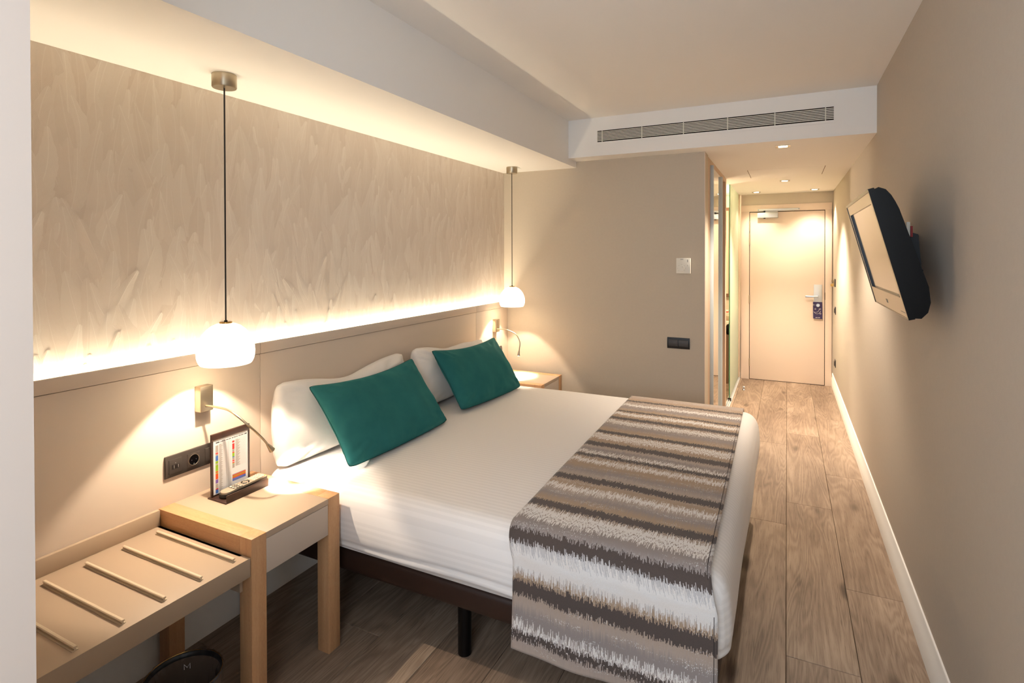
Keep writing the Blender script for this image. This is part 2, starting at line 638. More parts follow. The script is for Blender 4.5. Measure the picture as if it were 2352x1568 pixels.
M['remote'] = mat('remote_silver', rgb(176, 160, 140), 0.4, 0.3)
M['remote_dark'] = mat('remote_black', rgb(34, 30, 28), 0.4)
M['key_cream'] = mat('remote_key', rgb(222, 210, 190), 0.5)
M['red'] = mat('red_tag', rgb(150, 24, 22), 0.5)
M['towel'] = mat('towel', rgb(236, 232, 224), 0.9)

# ------------------------------------------------------------------ room shell
XR, XW, XH = 0.472, -2.09, -2.058
YF, YC, YD, YB = 4.05, 3.88, 7.30, -0.62
ZC, ZK, ZS = 2.515, 2.237, 2.189
XS = -1.46

floor = struct('floor', nbox(-2.2, 0.57, YB, YD + .1, -0.06, -0.012), M['dark_gap'], label='oak plank floor of the bedroom and corridor')
PW, PL, PG = 0.2428, 1.45, 0.0008
anchor = {1: 2.916, 0: 2.33, -1: 3.462}
mesh_cache = {}
for k in range(-9, 2):
    x0, x1 = PW * k, PW * (k + 1)
    x0, x1 = max(x0, XW), min(x1, XR)
    y = anchor.get(k, 2.2 + (k * 0.618 % 1) * PL)
    while y > YB:
        y -= PL
    while y < YD:
        a, b = max(y, YB), min(y + PL, YD)
        if b - a > 0.02:
            key = (round(x1 - x0, 4), round(b - a, 4))
            if key not in mesh_cache:
                bm = bmesh.new()
                w, l, c, h = (x1 - x0) / 2 - PG, (b - a) / 2 - PG, 0.0014, 0.012
                lo = [bm.verts.new(p) for p in ((-w, -l, -h), (w, -l, -h), (w, l, -h), (-w, l, -h))]
                mi = [bm.verts.new(p) for p in ((-w, -l, -c), (w, -l, -c), (w, l, -c), (-w, l, -c))]
                tp = [bm.verts.new(p) for p in ((-w + c, -l + c, 0), (w - c, -l + c, 0), (w - c, l - c, 0), (-w + c, l - c, 0))]
                bm.faces.new(tp)
                for q in range(4):
                    bm.faces.new((lo[q], lo[(q + 1) % 4], mi[(q + 1) % 4], mi[q]))
                    bm.faces.new((mi[q], mi[(q + 1) % 4], tp[(q + 1) % 4], tp[q]))
                me = bpy.data.meshes.new('plank')
                bm.to_mesh(me)
                bm.free()
                me.materials.append(M['oak'])
                mesh_cache[key] = me
            o = bpy.data.objects.new('plank', mesh_cache[key])
            COL.objects.link(o)
            o.location = ((x0 + x1) / 2, (a + b) / 2, 0)
            o.parent = floor
        y += PL

struct('wall_left', nbox(XW - .1, XW, YB, YF + .02, -0.06, 2.62), M['wallpaper'], label='wall with feather patterned wallpaper above the headboard')
wl = bpy.data.objects['wall_left']


def feathers():
    rng = random.Random(3)
    verts, faces, uvs, tones = [], [], [], []
    items = []
    row = 0
    zz = ZS + 0.06
    while zz > 1.13 - 0.30:
        yy = 0.38 + rng.uniform(0, .05)
        while yy < YF + .03:
            items.append((zz + rng.uniform(-.04, .04), yy + rng.uniform(-.012, .012)))
            yy += rng.uniform(.058, .076)
        zz -= 0.072
        row += 1
    items.sort(key=lambda q: -q[0])
    NR, NCOL = 9, 4
    for n_, (z0, y0) in enumerate(items):
        L = rng.uniform(.24, .34)
        Wd = rng.uniform(.040, .056)
        ang = rng.gauss(0, .20)
        bend = rng.uniform(-.03, .03)
        tn_ = rng.random()
        lift = rng.uniform(.0007, .0015)
        base = len(verts)
        for r_ in range(NR + 1):
            t_ = r_ / NR
            w_ = Wd * (math.sin(PI * (0.06 + .94 * t_) ** .78) ** .7 if 0 < t_ < 1 else (.12 if t_ == 0 else .16))
            for c_ in range(NCOL + 1):
                q = -1 + 2 * c_ / NCOL
                px = q * w_ + bend * math.sin(PI * t_)
                pz = t_ * L + (1 - abs(q)) * .004
                yy = y0 + px * math.cos(ang) + pz * math.sin(ang)
                zc = z0 - L / 2 + pz * math.cos(ang) - px * math.sin(ang)
                yy = max(.42, min(YF - .0005, yy))
                zc = max(1.107, min(ZS - .0005, zc))
                out = .0004 + lift * t_ ** 1.3 * (1 - .55 * q * q) - (.0006 * q * q if 0 < t_ < 1 else 0)
                verts.append((XW + max(.0002, out), yy, zc))
                uvs.append((q * w_, t_ * L))
                tones.append(tn_)
        for r_ in range(NR):
            for c_ in range(NCOL):
                i = base + r_ * (NCOL + 1) + c_
                pts = [verts[i], verts[i + 1], verts[i + NCOL + 2], verts[i + NCOL + 1]]
                if max(p[2] for p in pts) - min(p[2] for p in pts) < .0005 or max(p[1] for p in pts) - min(p[1] for p in pts) < .0005:
                    continue
                faces.append((i, i + 1, i + NCOL + 2, i + NCOL + 1))
    me = bpy.data.meshes.new('feather_relief')
    me.from_pydata(verts, [], faces)
    uvl = me.uv_layers.new(name='UVMap')
    for lp_ in me.loops:
        uvl.data[lp_.index].uv = uvs[lp_.vertex_index]
    at_ = me.attributes.new('tone', 'FLOAT', 'POINT')
    at_.data.foreach_set('value', tones)
    me.shade_smooth()
    me.materials.append(M['feather'])
    o = bpy.data.objects.new('feather_relief', me)
    COL.objects.link(o)
    o.parent = wl
    o['kind'] = 'stuff'


feathers()
struct('wall_right', nbox(XR, XR + .1, YB, YD + .1, -0.06, 2.62), M['vinyl'], label='long wall in beige woven vinyl behind the television')
struct('wall_far', nbox(XW, -0.514, YF, 4.22, 0, ZK), M['vinyl_far'], label='beige vinyl wall beside the far bedside table')
struct('trim_1', nbox(-0.5155, -0.5115, YF - .003, YF + .006, 0, ZK), M['door'], label='thin pale edge bead on the end of the bedroom wall')
struct('wall_end', nbox(-2.2, XR, YD, YD + .1, 0, ZK), M['vinyl_far'], label='end wall around the entrance door')
bm = bmesh.new()
for a in ((-2.19, -1.10, YB - .12, YB, 0, 2.62), (0.33, 0.57, YB - .12, YB, 0, 2.62), (-1.10, 0.33, YB - .12, YB, 2.35, 2.62), (-1.10, 0.33, YB - .12, YB, 0, 0.95)):
    box(bm, *a)
struct('wall_window', bm, M['white_paint'], label='wall with the wide window opening behind the viewer')
struct('wall_return', nbox(XW, -1.00, 0.20, 0.4155, 0, ZC), M['column_paint'], label='plain pale wall return at the left edge')
struct('ceiling', nbox(-2.2, 0.57, YB, 4.0, ZC, ZC + .1), M['white_paint'], label='white bedroom ceiling')
struct('ceiling_corridor', nbox(-2.2, XR, YC, YD + .1, ZK, 2.62), M['white_paint'], label='lowered ceiling of the entrance corridor with its front face')
struct('ceiling_soffit', nbox(XW, XS, 0.4155, YC + .17, ZS, ZC), M['white_paint'], label='boxed white soffit above the headboard wall')
bm = bmesh.new()
pr = [(0.472, 0.0), (0.472, 0.152), (0.466, 0.152), (0.4635, 0.146), (0.4635, 0.105), (0.460, 0.099), (0.460, 0.0)]
prism(bm, pr, 'y', YB, YD)
struct('baseboard_right', bm, M['white_paint'], label='tall white stepped skirting along the right wall')
bm = bmesh.new()
prism(bm, [(XW, 0), (XW, .14), (XW + .008, .14), (XW + .009, .1), (XW + .012, .095), (XW + .012, 0)], 'y', 0.4155, YF)
struct('baseboard_left', bm, M['white_paint'], label='white skirting under the headboard wall')
struct('baseboard_far', nbox(XW + .02, -0.516, YF - .012, YF, 0, 0.14, bev=.002), M['white_paint'], label='white skirting along the far bedroom wall')
struct('baseboard_corner', boxes((-0.575, -0.512, YD - .05, YD - .012, 0, .075), (-0.57, -0.515, YD - .05, YD - .014, .078, .125), bev=.002), M['white_paint'], label='short white skirting piece in the corridor corner')

# bathroom shell beyond the glass
struct('wall_bathroom_left', nbox(-2.2, -2.1, 4.22, YD, 0, ZK), M['vinyl_far'], label='left wall of the bathroom')
struct('wall_bathroom_front', nbox(-2.1, -1.12, 5.55, 5.62, 0, ZK), M['vinyl_far'], label='partition between wardrobe and bathroom')

# ------------------------------------------------------------------ headboard
hb = thing('headboard', 'full width beige headboard panelling with a capped ledge', 'headboard', (XH, 2.3, 0.15))
for y0, y1 in ((0.42, 1.6635), (1.6655, 3.5335), (3.5355, YF - .003)):
    obj('panel', nbox(XH - .006, XH, y0, y1, 0.15, 1.0925, bev=.0012), M['laminate'], hb)
    obj('cap_strip', nbox(XH - .006, XH + .004, y0, y1, 1.0945, 1.142, bev=.0015), M['laminate'], hb)
obj('backing', nbox(XH - .009, XH - .006, 0.42, YF - .004, 0.15, 1.135), M['seam'], hb)
# the gap behind the ledge holds the light strip channel
obj('light_channel', nbox(XW + .0035, XH - .0095, 0.42, YF - .004, 1.095, 1.105), M['alu'], hb)

# ------------------------------------------------------------------ nightstands
def nightstand(loc, label, rev=False):
    X0, X1 = XH + .001, -1.561
    Y0, Y1, ZT = 1.225, 1.621, 0.597
    t = thing('nightstand', label, 'bedside table', (-1.81, 1.423, 0), 'beech bedside tables')
    L = 0.058
    for xx in (X0, X1 - L):
        for yy in (Y0, Y1 - L):
            obj('leg', nbox(xx, xx + L, yy, yy + L, 0, ZT - (0.0 if xx > -1.9 else .062), bev=.0012), M['beech_z'], t)
    for yy in (Y0, Y1 - L):
        obj('side_rail', nbox(X0, X1 - L, yy, yy + L, ZT - .062, ZT, bev=.0012), M['beech_x'], t)
    obj('top_panel', nbox(X0, X1 - .0005, Y0 + L, Y1 - L, ZT - .022, ZT - .0008, bev=.0008), M['laminate_top'], t)
    obj('drawer_front', nbox(X1 - .020, X1 - .0012, Y0 + L + .0012, Y1 - L - .0012, 0.458, ZT - .0235, bev=.0008), M['drawer'], t)
    obj('drawer_box', nbox(X0, X1 - .021, Y0 + L + .004, Y1 - L - .004, 0.466, ZT - .0235), M['drawer'], t)
    t.location = (-1.81, 1.423, 0)
    return t


NS = nightstand(None, 'beech bedside table with the remote and channel card on it')
copy_tree(NS, (-1.81 + .012, 1.423 + 2.345, 0), 'beech bedside table in the far corner beyond the bed')

# luggage rack
lr = thing('luggage_rack', 'beige luggage bench with metal rails beside the near bedside table', 'luggage rack', (-1.81, 0.88, 0))
obj('shelf', nbox(XH + .001, -1.561, 0.42, 1.2215, 0.478, 0.540, bev=.001), M['rack'], lr)
obj('back_board', nbox(XH + .001, XH + .016, 0.42, 1.2215, 0.540, 0.597, bev=.001), M['rack'], lr)
obj('end_stop', nbox(XH + .016, -1.60, 1.211, 1.2215, 0.540, 0.42), M['rack'], lr)
for i in range(7):
    yy = 1.181 - 0.1105 * i
    bm = bmesh.new()
    prism(bm, [(yy - .0070, .5401), (yy + .0070, .5401), (yy + .0070, .5420), (yy + .0022, .5425), (yy + .0022, .5468), (yy + .0046, .5478), (yy + .0050, .5500), (yy + .0030, .5518),
               (yy - .0030, .5518), (yy - .0050, .5500), (yy - .0046, .5478), (yy - .0022, .5468), (yy - .0022, .5425), (yy - .0070, .5420)], 'x', -1.992, -1.587)
    obj('rail', bm, M['rack_rail'], lr, smooth_angle=0)
for yy in (0.45,):
    for xx in (XH + .001, -1.561 - .058):
        obj('leg', nbox(xx, xx + .058, yy, yy + .058, 0, 0.478, bev=.001), M['beech_z'], lr)

# ------------------------------------------------------------------ bed
BX0, BX1, BY0, BY1 = -2.035, -0.148, 1.648, 3.545
ZB, ZM = 0.342, 0.603
bed = thing('bed', 'dark brown leatherette bed base on black legs under the mattress', 'bed', (-1.08, 2.6, 0))
bm = bmesh.new()
box(bm, BX0 + .005, BX1 - .03, BY0 + .035, BY1 - .035, 0.246, 0.340, bev=.022, seg=4)
obj('frame', bm, M['leather'], bed, smooth_angle=60)
for xx, yys in ((-1.95, (2.3, 2.9)), (-1.10, (BY0 + .15, BY1 - .15)), (-0.30, (BY0 + .15, BY1 - .15))):
    for yy in yys:
        bm = bmesh.new()
        lathe(bm, [(0.0, 0.0), (.020, 0.0), (.026, .004), (.026, .03), (.0262, .246), (0, .246)], xx, yy, 24)
        obj('leg', bm, M['black'], bed)


def mattress():
    bm = bmesh.new()
    uv = bm.loops.layers.uv.new('UVMap')
    nx, ny, nz = 120, 120, 26
    R = 0.075
    cx, cy, cz = (BX0 + BX1) / 2, (BY0 + BY1) / 2, (ZB + ZM) / 2
    hx, hy, hz = (BX1 - BX0) / 2, (BY1 - BY0) / 2, (ZM - ZB) / 2
    cache = {}

    def place(i, j, k):
        key = (i, j, k)
        if key in cache:
            return cache[key]
        p = Vector((-1 + 2 * i / nx, -1 + 2 * j / ny, -1 + 2 * k / nz))
        q = Vector((p.x * hx, p.y * hy, p.z * hz))
        inner = Vector((max(-hx + R, min(hx - R, q.x)), max(-hy + R, min(hy - R, q.y)), max(-hz + R * .55, min(hz - R, q.z))))
        d = q - inner
        if d.length > 1e-9:
            rr = R if d.z >= -1e-9 else R * 0.8
            n = d.normalized()
            q = inner + Vector((n.x * R, n.y * R, n.z * (R if d.z > 0 else R * .55)))
        w = Vector((cx, cy, cz)) + q
        # crown on top, soft unevenness, tucked hem
        sx, sy = p.x, p.y
        if p.z > 0:
            w.z += 0.006 * (1 - sx ** 2) * (1 - sy ** 2)
        w.z += (noise.noise(w * 2.3) * 0.004) * (1 if p.z > .5 else 0.2)
        side = max(abs(sx), abs(sy)) > 0.999
        if side and p.z < 0.6:
            t = (0.6 - p.z) / 1.6
            n = Vector((sx if abs(sx) > .999 else 0, sy if abs(sy) > .999 else 0, 0))
            along = w.x * 1.0 + w.y * 0.8
            bul = 0.010 * math.sin(t * PI) + 0.010 * noise.noise(Vector((along * 2.2, t * 1.2, 3))) * t
            fold = 0.006 * math.exp(-((w.z - (ZB + .055 + .012 * noise.noise(Vector((along * 1.4, 0, 0))))) / .008) ** 2)
            w += n * (bul - fold * 1.2)
            w.z += t * t * 0.020 * noise.noise(Vector((along * 1.6, 7, 1)))
        cache[key] = bm.verts.new(w)
        return cache[key]

    def quad(*ks):
        f = bm.faces.new([place(*k) for k in ks])
        for l in f.loops:
            c = l.vert.co
            e = max(0.0, BY0 + R - c.y)
            vv = c.y if e <= 0 else BY0 + R - max(e * 1.3, ZM - c.z)
            l[uv].uv = (c.x, vv)
    for i in range(nx):
        for j in range(ny):
            quad((i, j, nz), (i + 1, j, nz), (i + 1, j + 1, nz), (i, j + 1, nz))
            if i % 10 == 0 and j % 10 == 0:
                pass
    for i in range(nx):
        for k in range(nz):
            quad((i, 0, k), (i + 1, 0, k), (i + 1, 0, k + 1), (i, 0, k + 1))
            quad((i + 1, ny, k), (i, ny, k), (i, ny, k + 1), (i + 1, ny, k + 1))
    for j in range(ny):
        for k in range(nz):
            quad((0, j + 1, k), (0, j, k), (0, j, k + 1), (0, j + 1, k + 1))
            quad((nx, j, k), (nx, j + 1, k), (nx, j + 1, k + 1), (nx, j, k + 1))
    for i in range(nx):
        for j in range(ny):
            quad((i, j + 1, 0), (i + 1, j + 1, 0), (i + 1, j, 0), (i, j, 0))
    return bm


mt = obj('mattress', mattress(), M['sheet'], None, at=(-1.08, 2.6, ZB), smooth_angle=180)
tag(mt, 'wide mattress made up with a white satin striped sheet', 'mattress')


def runner():
    bm = bmesh.new()
    uv = bm.loops.layers.uv.new('UVMap')
    # path (y,z) from the near hem up over the bed to the far hem; s = stored distance
    zt, R = ZM + .0125, 0.078
    yn, yf = BY0 - .017, BY1 + .017
    path = []
    zlow = 0.231
    nh = 44
    for k in range(nh):
        zz = zlow + (zt - R - zlow) * k / nh
        path.append((yn, zz, 'side'))
    for k in range(13):
        a = PI / 2 * k / 12
        path.append((yn + R - R * math.cos(a), zt - R + R * math.sin(a), 'arc'))
    for k in range(1, 90):
        path.append((yn + R + (yf - R - yn - R) * k / 90, zt, 'top'))
    for k in range(13):
        a = PI / 2 * k / 12
        path.append((yf - R + R * math.sin(a), zt - R + R * math.cos(a), 'arc'))
    for k in range(1, 20):
        path.append((yf, zt - R - 0.28 * k / 19, 'far'))
    s = [0.0]
    for a, b in zip(path, path[1:]):
        s.append(s[-1] + math.hypot(b[0] - a[0], b[1] - a[1]))
    # shift so that s == y on the flat top
    ref = next(i for i, p in enumerate(path) if p[2] == 'top')
    off = path[ref][0] - s[ref]
    s = [q + off for q in s]
    nu = 64
    rows = []
    for (yy, zz, kind), sv in zip(path, s):
        tt = max(0, min(1, (yy - 1.70) / 1.8))
        xl = -0.842 - .046 * tt
        xr = -0.196 - .030 * tt
        if kind == 'side' or (kind == 'arc' and yy < 2):
            g = max(0.0, min(1.0, (zt - zz) / 0.10))
            xl = -0.842 + (0.034 * g)
            xr = -0.196 + (0.026 * g)
        row = []
        for k in range(nu + 1):
            f = k / nu
            xx = xl + (xr - xl) * f
            dy = dz = 0.0
            if kind == 'side':
                h = (zt - R - zz) / (zt - R - zlow)
                dy = -(0.004 + 0.010 * h) * (0.6 + math.sin(f * 8.2 + 0.6) * 0.55 + 0.3 * math.sin(f * 17 + 2)) * h - .002
                dz = -h * (0.010 * math.sin(f * 4.2 - 0.5) + .004 * f)
            if kind == 'top':
                dz = 0.0015 * noise.noise(Vector((xx * 6, yy * 4, 2))) + 0.006 * (1 - (2 * (xx - BX0) / (BX1 - BX0) - 1) ** 2) * (1 - ((2 * yy - BY0 - BY1) / (BY1 - BY0)) ** 2)
            if kind == 'far':
                dy = 0.004 * math.sin(f * 9)
            if kind == 'top' and f in (0.0, 1.0):
                dz -= .002
            row.append(bm.verts.new((xx, yy + dy, zz + dz)))
        rows.append(row)
    for i in range(len(rows) - 1):
        for k in range(nu):
            f = bm.faces.new((rows[i][k], rows[i + 1][k], rows[i + 1][k + 1], rows[i][k + 1]))
            f.normal_flip()
            for l, (ii, kk) in zip(f.loops, None or [(0, 0)] * 4):
                pass
    idx = {}
    for i, r_ in enumerate(rows):
        for k, vtx in enumerate(r_):
            idx[vtx] = (k / nu * 0.66, s[i])
    for f in bm.faces:
        for l in f.loops:
            l[uv].uv = idx[l.vert]
    bmesh.ops.recalc_face_normals(bm, faces=bm.faces)
    return bm, rows


bm, rows = runner()
edge_r = [r_[63].co.copy() for r_ in rows if True]
rn = obj('bed_runner', bm, M['runner'], None, at=(-0.53, 2.6, ZM), smooth_angle=180)
tag(rn, 'striped brown grey and silver bed runner across the foot of the bed', 'bed runner')
md = rn.modifiers.new('thickness', 'SOLIDIFY')
md.thickness = 0.004
md.offset = 1.0
bm = bmesh.new()
tube(bm, [(p.x, p.y - (.0045 if p.z < ZM - .09 and p.y < 2 else 0), p.z + (.0045 if p.z > ZM - .05 else 0)) for p in edge_r[:130]], 0.0010, 6)
obj('hem_stitching', bm, M['hem'], rn, smooth_angle=60)


# pillows and cushions
def pad(w, h, t, seed, full=0.5, nu=56, nv=40, corner=0.03, wrinkle=1.0, droop=0.0, pinch=0.045, sag=0.0):
    """soft closed pad: (u across, v up, n out)"""
    bm = bmesh.new()

    def shape(iu, iv, sgn):
        u, vv = -1 + 2 * iu / nu, -1 + 2 * iv / nv
        px = u * w / 2 * (1 - pinch * (1 - vv * vv) ** 1.0 * abs(u) ** 3)
        py = vv * h / 2 * (1 - pinch * 1.3 * (1 - u * u) * abs(vv) ** 3)
        py -= sag * (1 - u * u) * (.55 + .45 * abs(vv))
        # rounded corners
        cr = max(0, abs(u) + abs(vv) - 1.86) / 0.14
        px -= math.copysign(corner * cr * cr * .55, u)
        py -= math.copysign(corner * cr * cr * .55, vv)
        e = max(0.0, (1 - abs(u) ** 3.2)) * max(0.0, (1 - abs(vv) ** 2.8))
        th = t / 2 * e ** full
        th *= 1 + droop * (-vv) * 0.5
        edge = min(1 - abs(u), 1 - abs(vv))
        k = max(0.0, 1 - edge / 0.55)
        wv = Vector((px * 9 + seed, py * 9, sgn * 3.1))
        ang = math.atan2(vv, u)
        cdist = math.hypot(1 - abs(u), 1 - abs(vv))
        rad = math.sin(cdist * 0 + ang * 34 + 3 * noise.noise(wv)) * max(0, 1 - cdist / 0.6) * .008
        wr = (noise.noise(wv) * .012 * k + noise.noise(wv * 2.3) * .004 * k + noise.noise(wv * .45) * .008 + rad) * wrinkle
        th = th + wr * min(1.0, e * 3)
        return Vector((px, py, sgn * max(th, 0.0)))
    F = {}
    for sgn in (1, -1):
        for iu in range(nu + 1):
            for iv in range(nv + 1):
                border = iu in (0, nu) or iv in (0, nv)
                if border and sgn == -1:
                    F[sgn, iu, iv] = F[1, iu, iv]
                else:
                    F[sgn, iu, iv] = bm.verts.new(shape(iu, iv, sgn))
    for sgn in (1, -1):
        for iu in range(nu):
            for iv in range(nv):
                q = [F[sgn, iu, iv], F[sgn, iu + 1, iv], F[sgn, iu + 1, iv + 1], F[sgn, iu, iv + 1]]
                bm.faces.new(q if sgn == 1 else q[::-1])
    border = [F[1, i, 0].co.copy() for i in range(nu)] + [F[1, nu, j].co.copy() for j in range(nv)] + [F[1, nu - i, nv].co.copy() for i in range(nu)] + [F[1, 0, nv - j].co.copy() for j in range(nv)]
    return bm, border


def place_pad(bm, border, c, U, V):
    U = Vector(U).normalized()
    V = Vector(V)
    V = (V - U * V.dot(U)).normalized()
    N = U.cross(V)
    m = Matrix(((U.x, V.x, N.x, c[0]), (U.y, V.y, N.y, c[1]), (U.z, V.z, N.z, c[2]), (0, 0, 0, 1)))
    bmesh.ops.transform(bm, matrix=m, verts=bm.verts)
    return [m @ b for b in border]


# white pillows against the headboard
for name_l, cyy, seed, wd in (('white pillow propped behind the near teal cushion', 2.100, 1.0, 0.93), ('white pillow propped behind the far teal cushion', 3.045, 5.0, 0.86)):
    bm, bd = pad(wd, 0.36, 0.178, seed, full=0.44, wrinkle=1.7, droop=0.45, pinch=0.03, corner=.035)
    for vtx in bm.verts:
        q = 2 * vtx.co.x / wd
        vtx.co.y -= max(0, vtx.co.y + .05) * (.20 * math.exp(-((q - .0) / .42) ** 2))
        vtx.co.x += max(0.0, -q) ** 4 * .026 * ((vtx.co.y + .06) / .16) ** 2
        if seed == 5.0:
            vtx.co.y -= max(0.0, vtx.co.y) * .28 * max(0.0, min(1.0, (q - .1) / .6))
    c = (-1.960, cyy, 0.787)
    place_pad(bm, bd, c, (0.0, 1, 0), (-0.16, 0, 1))
    o = obj('pillow', bm, M['cotton'], None, at=(c[0], c[1], 0.61), smooth_angle=180)
    tag(o, name_l, 'pillow', 'white pillows at the headboard')
# teal cushions
cush = [((-1.655, 1.800, .629), (-1.655, 2.545, .629), (-1.885, 2.492, .934), (-1.885, 1.762, .942), 'teal velvet cushion nearer the channel card, leaning on a pillow', 11.0),
        ((-1.665, 2.724, .629), (-1.645, 3.425, .629), (-1.850, 3.425, .925), (-1.885, 2.690, .960), 'teal velvet cushion farther from the channel card, leaning on a pillow', 23.0)]
for bl, br, tr, tl, lab, seed in cush:
    bl, br, tr, tl = (Vector(q) for q in (bl, br, tr, tl))
    c = (bl + br + tr + tl) / 4
    U = ((br - bl) + (tr - tl)) / 2
    V = ((tl - bl) + (tr - br)) / 2
    bm, bd = pad(U.length * 1.025, V.length * 1.03, 0.122, seed, full=0.55, wrinkle=1.5, corner=.012, pinch=0.05, sag=.020)
    # shear to the quad corners is negligible; place as a rectangle
    bd = place_pad(bm, bd, c, U, V)
    o = obj('cushion', bm, M['teal'], None, at=(c.x, c.y, .61), smooth_angle=180)
    tag(o, lab, 'cushion', 'teal cushions on the bed')
    b2 = bmesh.new()
    tube(b2, bd, .0014, 6, closed=True)
    obj('seam', b2, M['teal_seam'], o)

# ------------------------------------------------------------------ pendants
def pendant(x, y, label):
    t = thing('pendant_lamp', label, 'pendant lamp', (x, y, 1.125), 'opal glass pendant lamps')
    bm = bmesh.new()
    lathe(bm, [(0, ZS), (.042, ZS), (.042, ZS - .046), (.040, ZS - .049), (0, ZS - .049)], x, y, 48)
    obj('canopy', bm, M['nickel'], t)
    obj('canopy_screw', ncyl((x - .0385, y - .0165, ZS - .012), (x - .0395, y - .0170, ZS - .012), .0022, n=10), M['cable'], t)
    bm = bmesh.new()
    cyl(bm, (x, y, 1.282), (x, y, ZS - .045), .0028, n=10)
    cyl(bm, (x, y, 1.278), (x, y, 1.284), .006, n=12)
    obj('cable', bm, M['cable'], t)
    bm = bmesh.new()
    lathe(bm, [(0, 1.279), (.021, 1.279), (.022, 1.276), (.021, 1.272), (0, 1.272)], x, y, 32)
    obj('cap', bm, M['brass'], t)
    bm = bmesh.new()
    K = .83
    out = [(.022, 1.2735), (.040, 1.2705), (.060, 1.263), (.080, 1.249), (.097, 1.231), (.109, 1.210), (.1165, 1.188), (.1185, 1.168), (.117, 1.150), (.113, 1.137), (.107, 1.127), (.103, 1.1235)]
    out = [(a * K, b) for a, b in out]
    inn = [(r_ - .005, z_ + (-.004 if z_ > 1.2 else .0)) for r_, z_ in out[::-1]]
    lathe(bm, out + [(.100 * K, 1.1238)] + inn[1:], x, y, 56)
    obj('shade', bm, M['shade'], t, smooth_angle=60)
    bm = bmesh.new()
    lathe(bm, [(0, 1.271), (.014, 1.271), (.014, 1.262), (.010, 1.258), (0, 1.258)], x, y, 20)
    obj('bulb_holder', bm, M['white_plastic'], t)
    return t


pendant(*PEND[0], 'white opal pendant lamp hanging over the near bedside table')
pendant(*PEND[1], 'white opal pendant lamp hanging in the far corner')


# reading lamps
def reading_lamp(yc, arm, aim, label):
    t = thing('reading_lamp', label, 'reading lamp', (XH, yc, 0.918), 'gooseneck reading lamps')
    obj('mounting_box', nbox(XH + .0005, -2.022, yc - .0265, yc + .0265, 0.917, 1.015, bev=.0015), M['nickel'], t)
    P = catmull(arm, 10)
    bm = bmesh.new()
    tube(bm, P, lambda q: .0042, 12)
    # coil ridges
    obj('gooseneck', bm, M['nickel'], t, smooth_angle=60)
    a, b = P[-1], P[-1] + Vector(aim).normalized() * 0.032
    bm = bmesh.new()
    d = Vector(aim).normalized()
    cyl(bm, a - d * .006, b, .0050, .0115, n=24)
    obj('lamp_head', bm, M['nickel'], t)
    obj('bulb', ncyl(b + d * .0003, b + d * .0010, .0095, n=20), M['bulb'], t)
    return t


reading_lamp(1.392, [(-2.022, 1.388, .938), (-1.975, 1.396, .938), (-1.905, 1.396, .935), (-1.850, 1.396, .918), (-1.815, 1.413, .885), (-1.802, 1.445, .845), (-1.80, 1.472, .812), (-1.80, 1.489, .788)],
             (0, .60, -.80), 'brushed metal gooseneck reading lamp above the near bedside table')
reading_lamp(3.816, [(-2.022, 3.80, .940), (-1.975, 3.80, .942), (-1.93, 3.80, .937), (-1.86, 3.796, .911), (-1.823, 3.79, .857), (-1.824, 3.789, .81), (-1.828, 3.788, .782)],
             (-.1, 0, -1), 'brushed metal gooseneck reading lamp in the far corner by the wall')


# ------------------------------------------------------------------ sockets on the headboard
def socket_strip(y0, n, label, zc=0.737):
    wd = 0.071 * n
    t = thing('socket_strip', label, 'socket', (XH, y0, zc - .041))
    bm = bmesh.new()
    h = .041
    prism(bm, [(XH + .0005, zc - h), (XH + .0005, zc + h), (XH + .006, zc + h - .001), (XH + .0095, zc + .022), (XH + .0105, zc), (XH + .0095, zc - .022), (XH + .006, zc - h + .001)], 'y', y0, y0 + wd)
    obj('frame', bm, M['switch'], t, smooth_angle=30)
    for i in range(n):
        a = y0 + .071 * i + .011
        c = a + .0245
        if i == 0:
            m = obj('usb_module', nbox(XH + .004, XH + .0118, a, a + .049, zc - .026, zc + .026, bev=.001), M['switch'], t)
            obj('usb_port', nbox(XH + .0116, XH + .0122, c - .014, c + .014, zc - .010, zc + .006), M['switch_dark'], m)
            obj('usb_contact', boxes((XH + .0121, XH + .0125, c - .007, c - .005, zc - .008, zc + .004), (XH + .0121, XH + .0125, c + .009, c + .011, zc - .008, zc + .004), (XH + .0117, XH + .0122, c - .001, c + .001, zc + .0105, zc + .0125)), M['steel'], m)
        elif i == 1:
            m = obj('socket_module', nbox(XH + .004, XH + .0116, a, a + .049, zc - .026, zc + .026, bev=.001), M['switch'], t)
            bm = bmesh.new()
            ring = [(XH + .0122, c + .0205 * math.cos(2 * PI * k / 32), zc + .0205 * math.sin(2 * PI * k / 32)) for k in range(32)]
            tube(bm, ring, .0011, 6, closed=True)
            obj('socket_ring', bm, M['nickel'], m)
            obj('socket_well', ncyl((XH + .0114, c, zc), (XH + .0121, c, zc), .0198, n=32), M['black'], m)
            obj('earth_contact', boxes((XH + .0121, XH + .013, c - .0025, c + .0025, zc - .019, zc - .013), (XH + .0121, XH + .0128, c - .010, c - .0075, zc - .001, zc + .0015), (XH + .0121, XH + .0128, c + .0075, c + .010, zc - .001, zc + .0015)), M['steel'], m)
        else:
            obj('rocker', nbox(XH + .004, XH + .0120, a, a + .049, zc - .026, zc + .026, bev=.0015), M['switch'], t)
    return t


socket_strip(1.247, 3, 'dark three gang socket strip behind the channel card')
socket_strip(3.792, 2, 'dark socket plate half hidden behind the far teal cushion', 0.748)

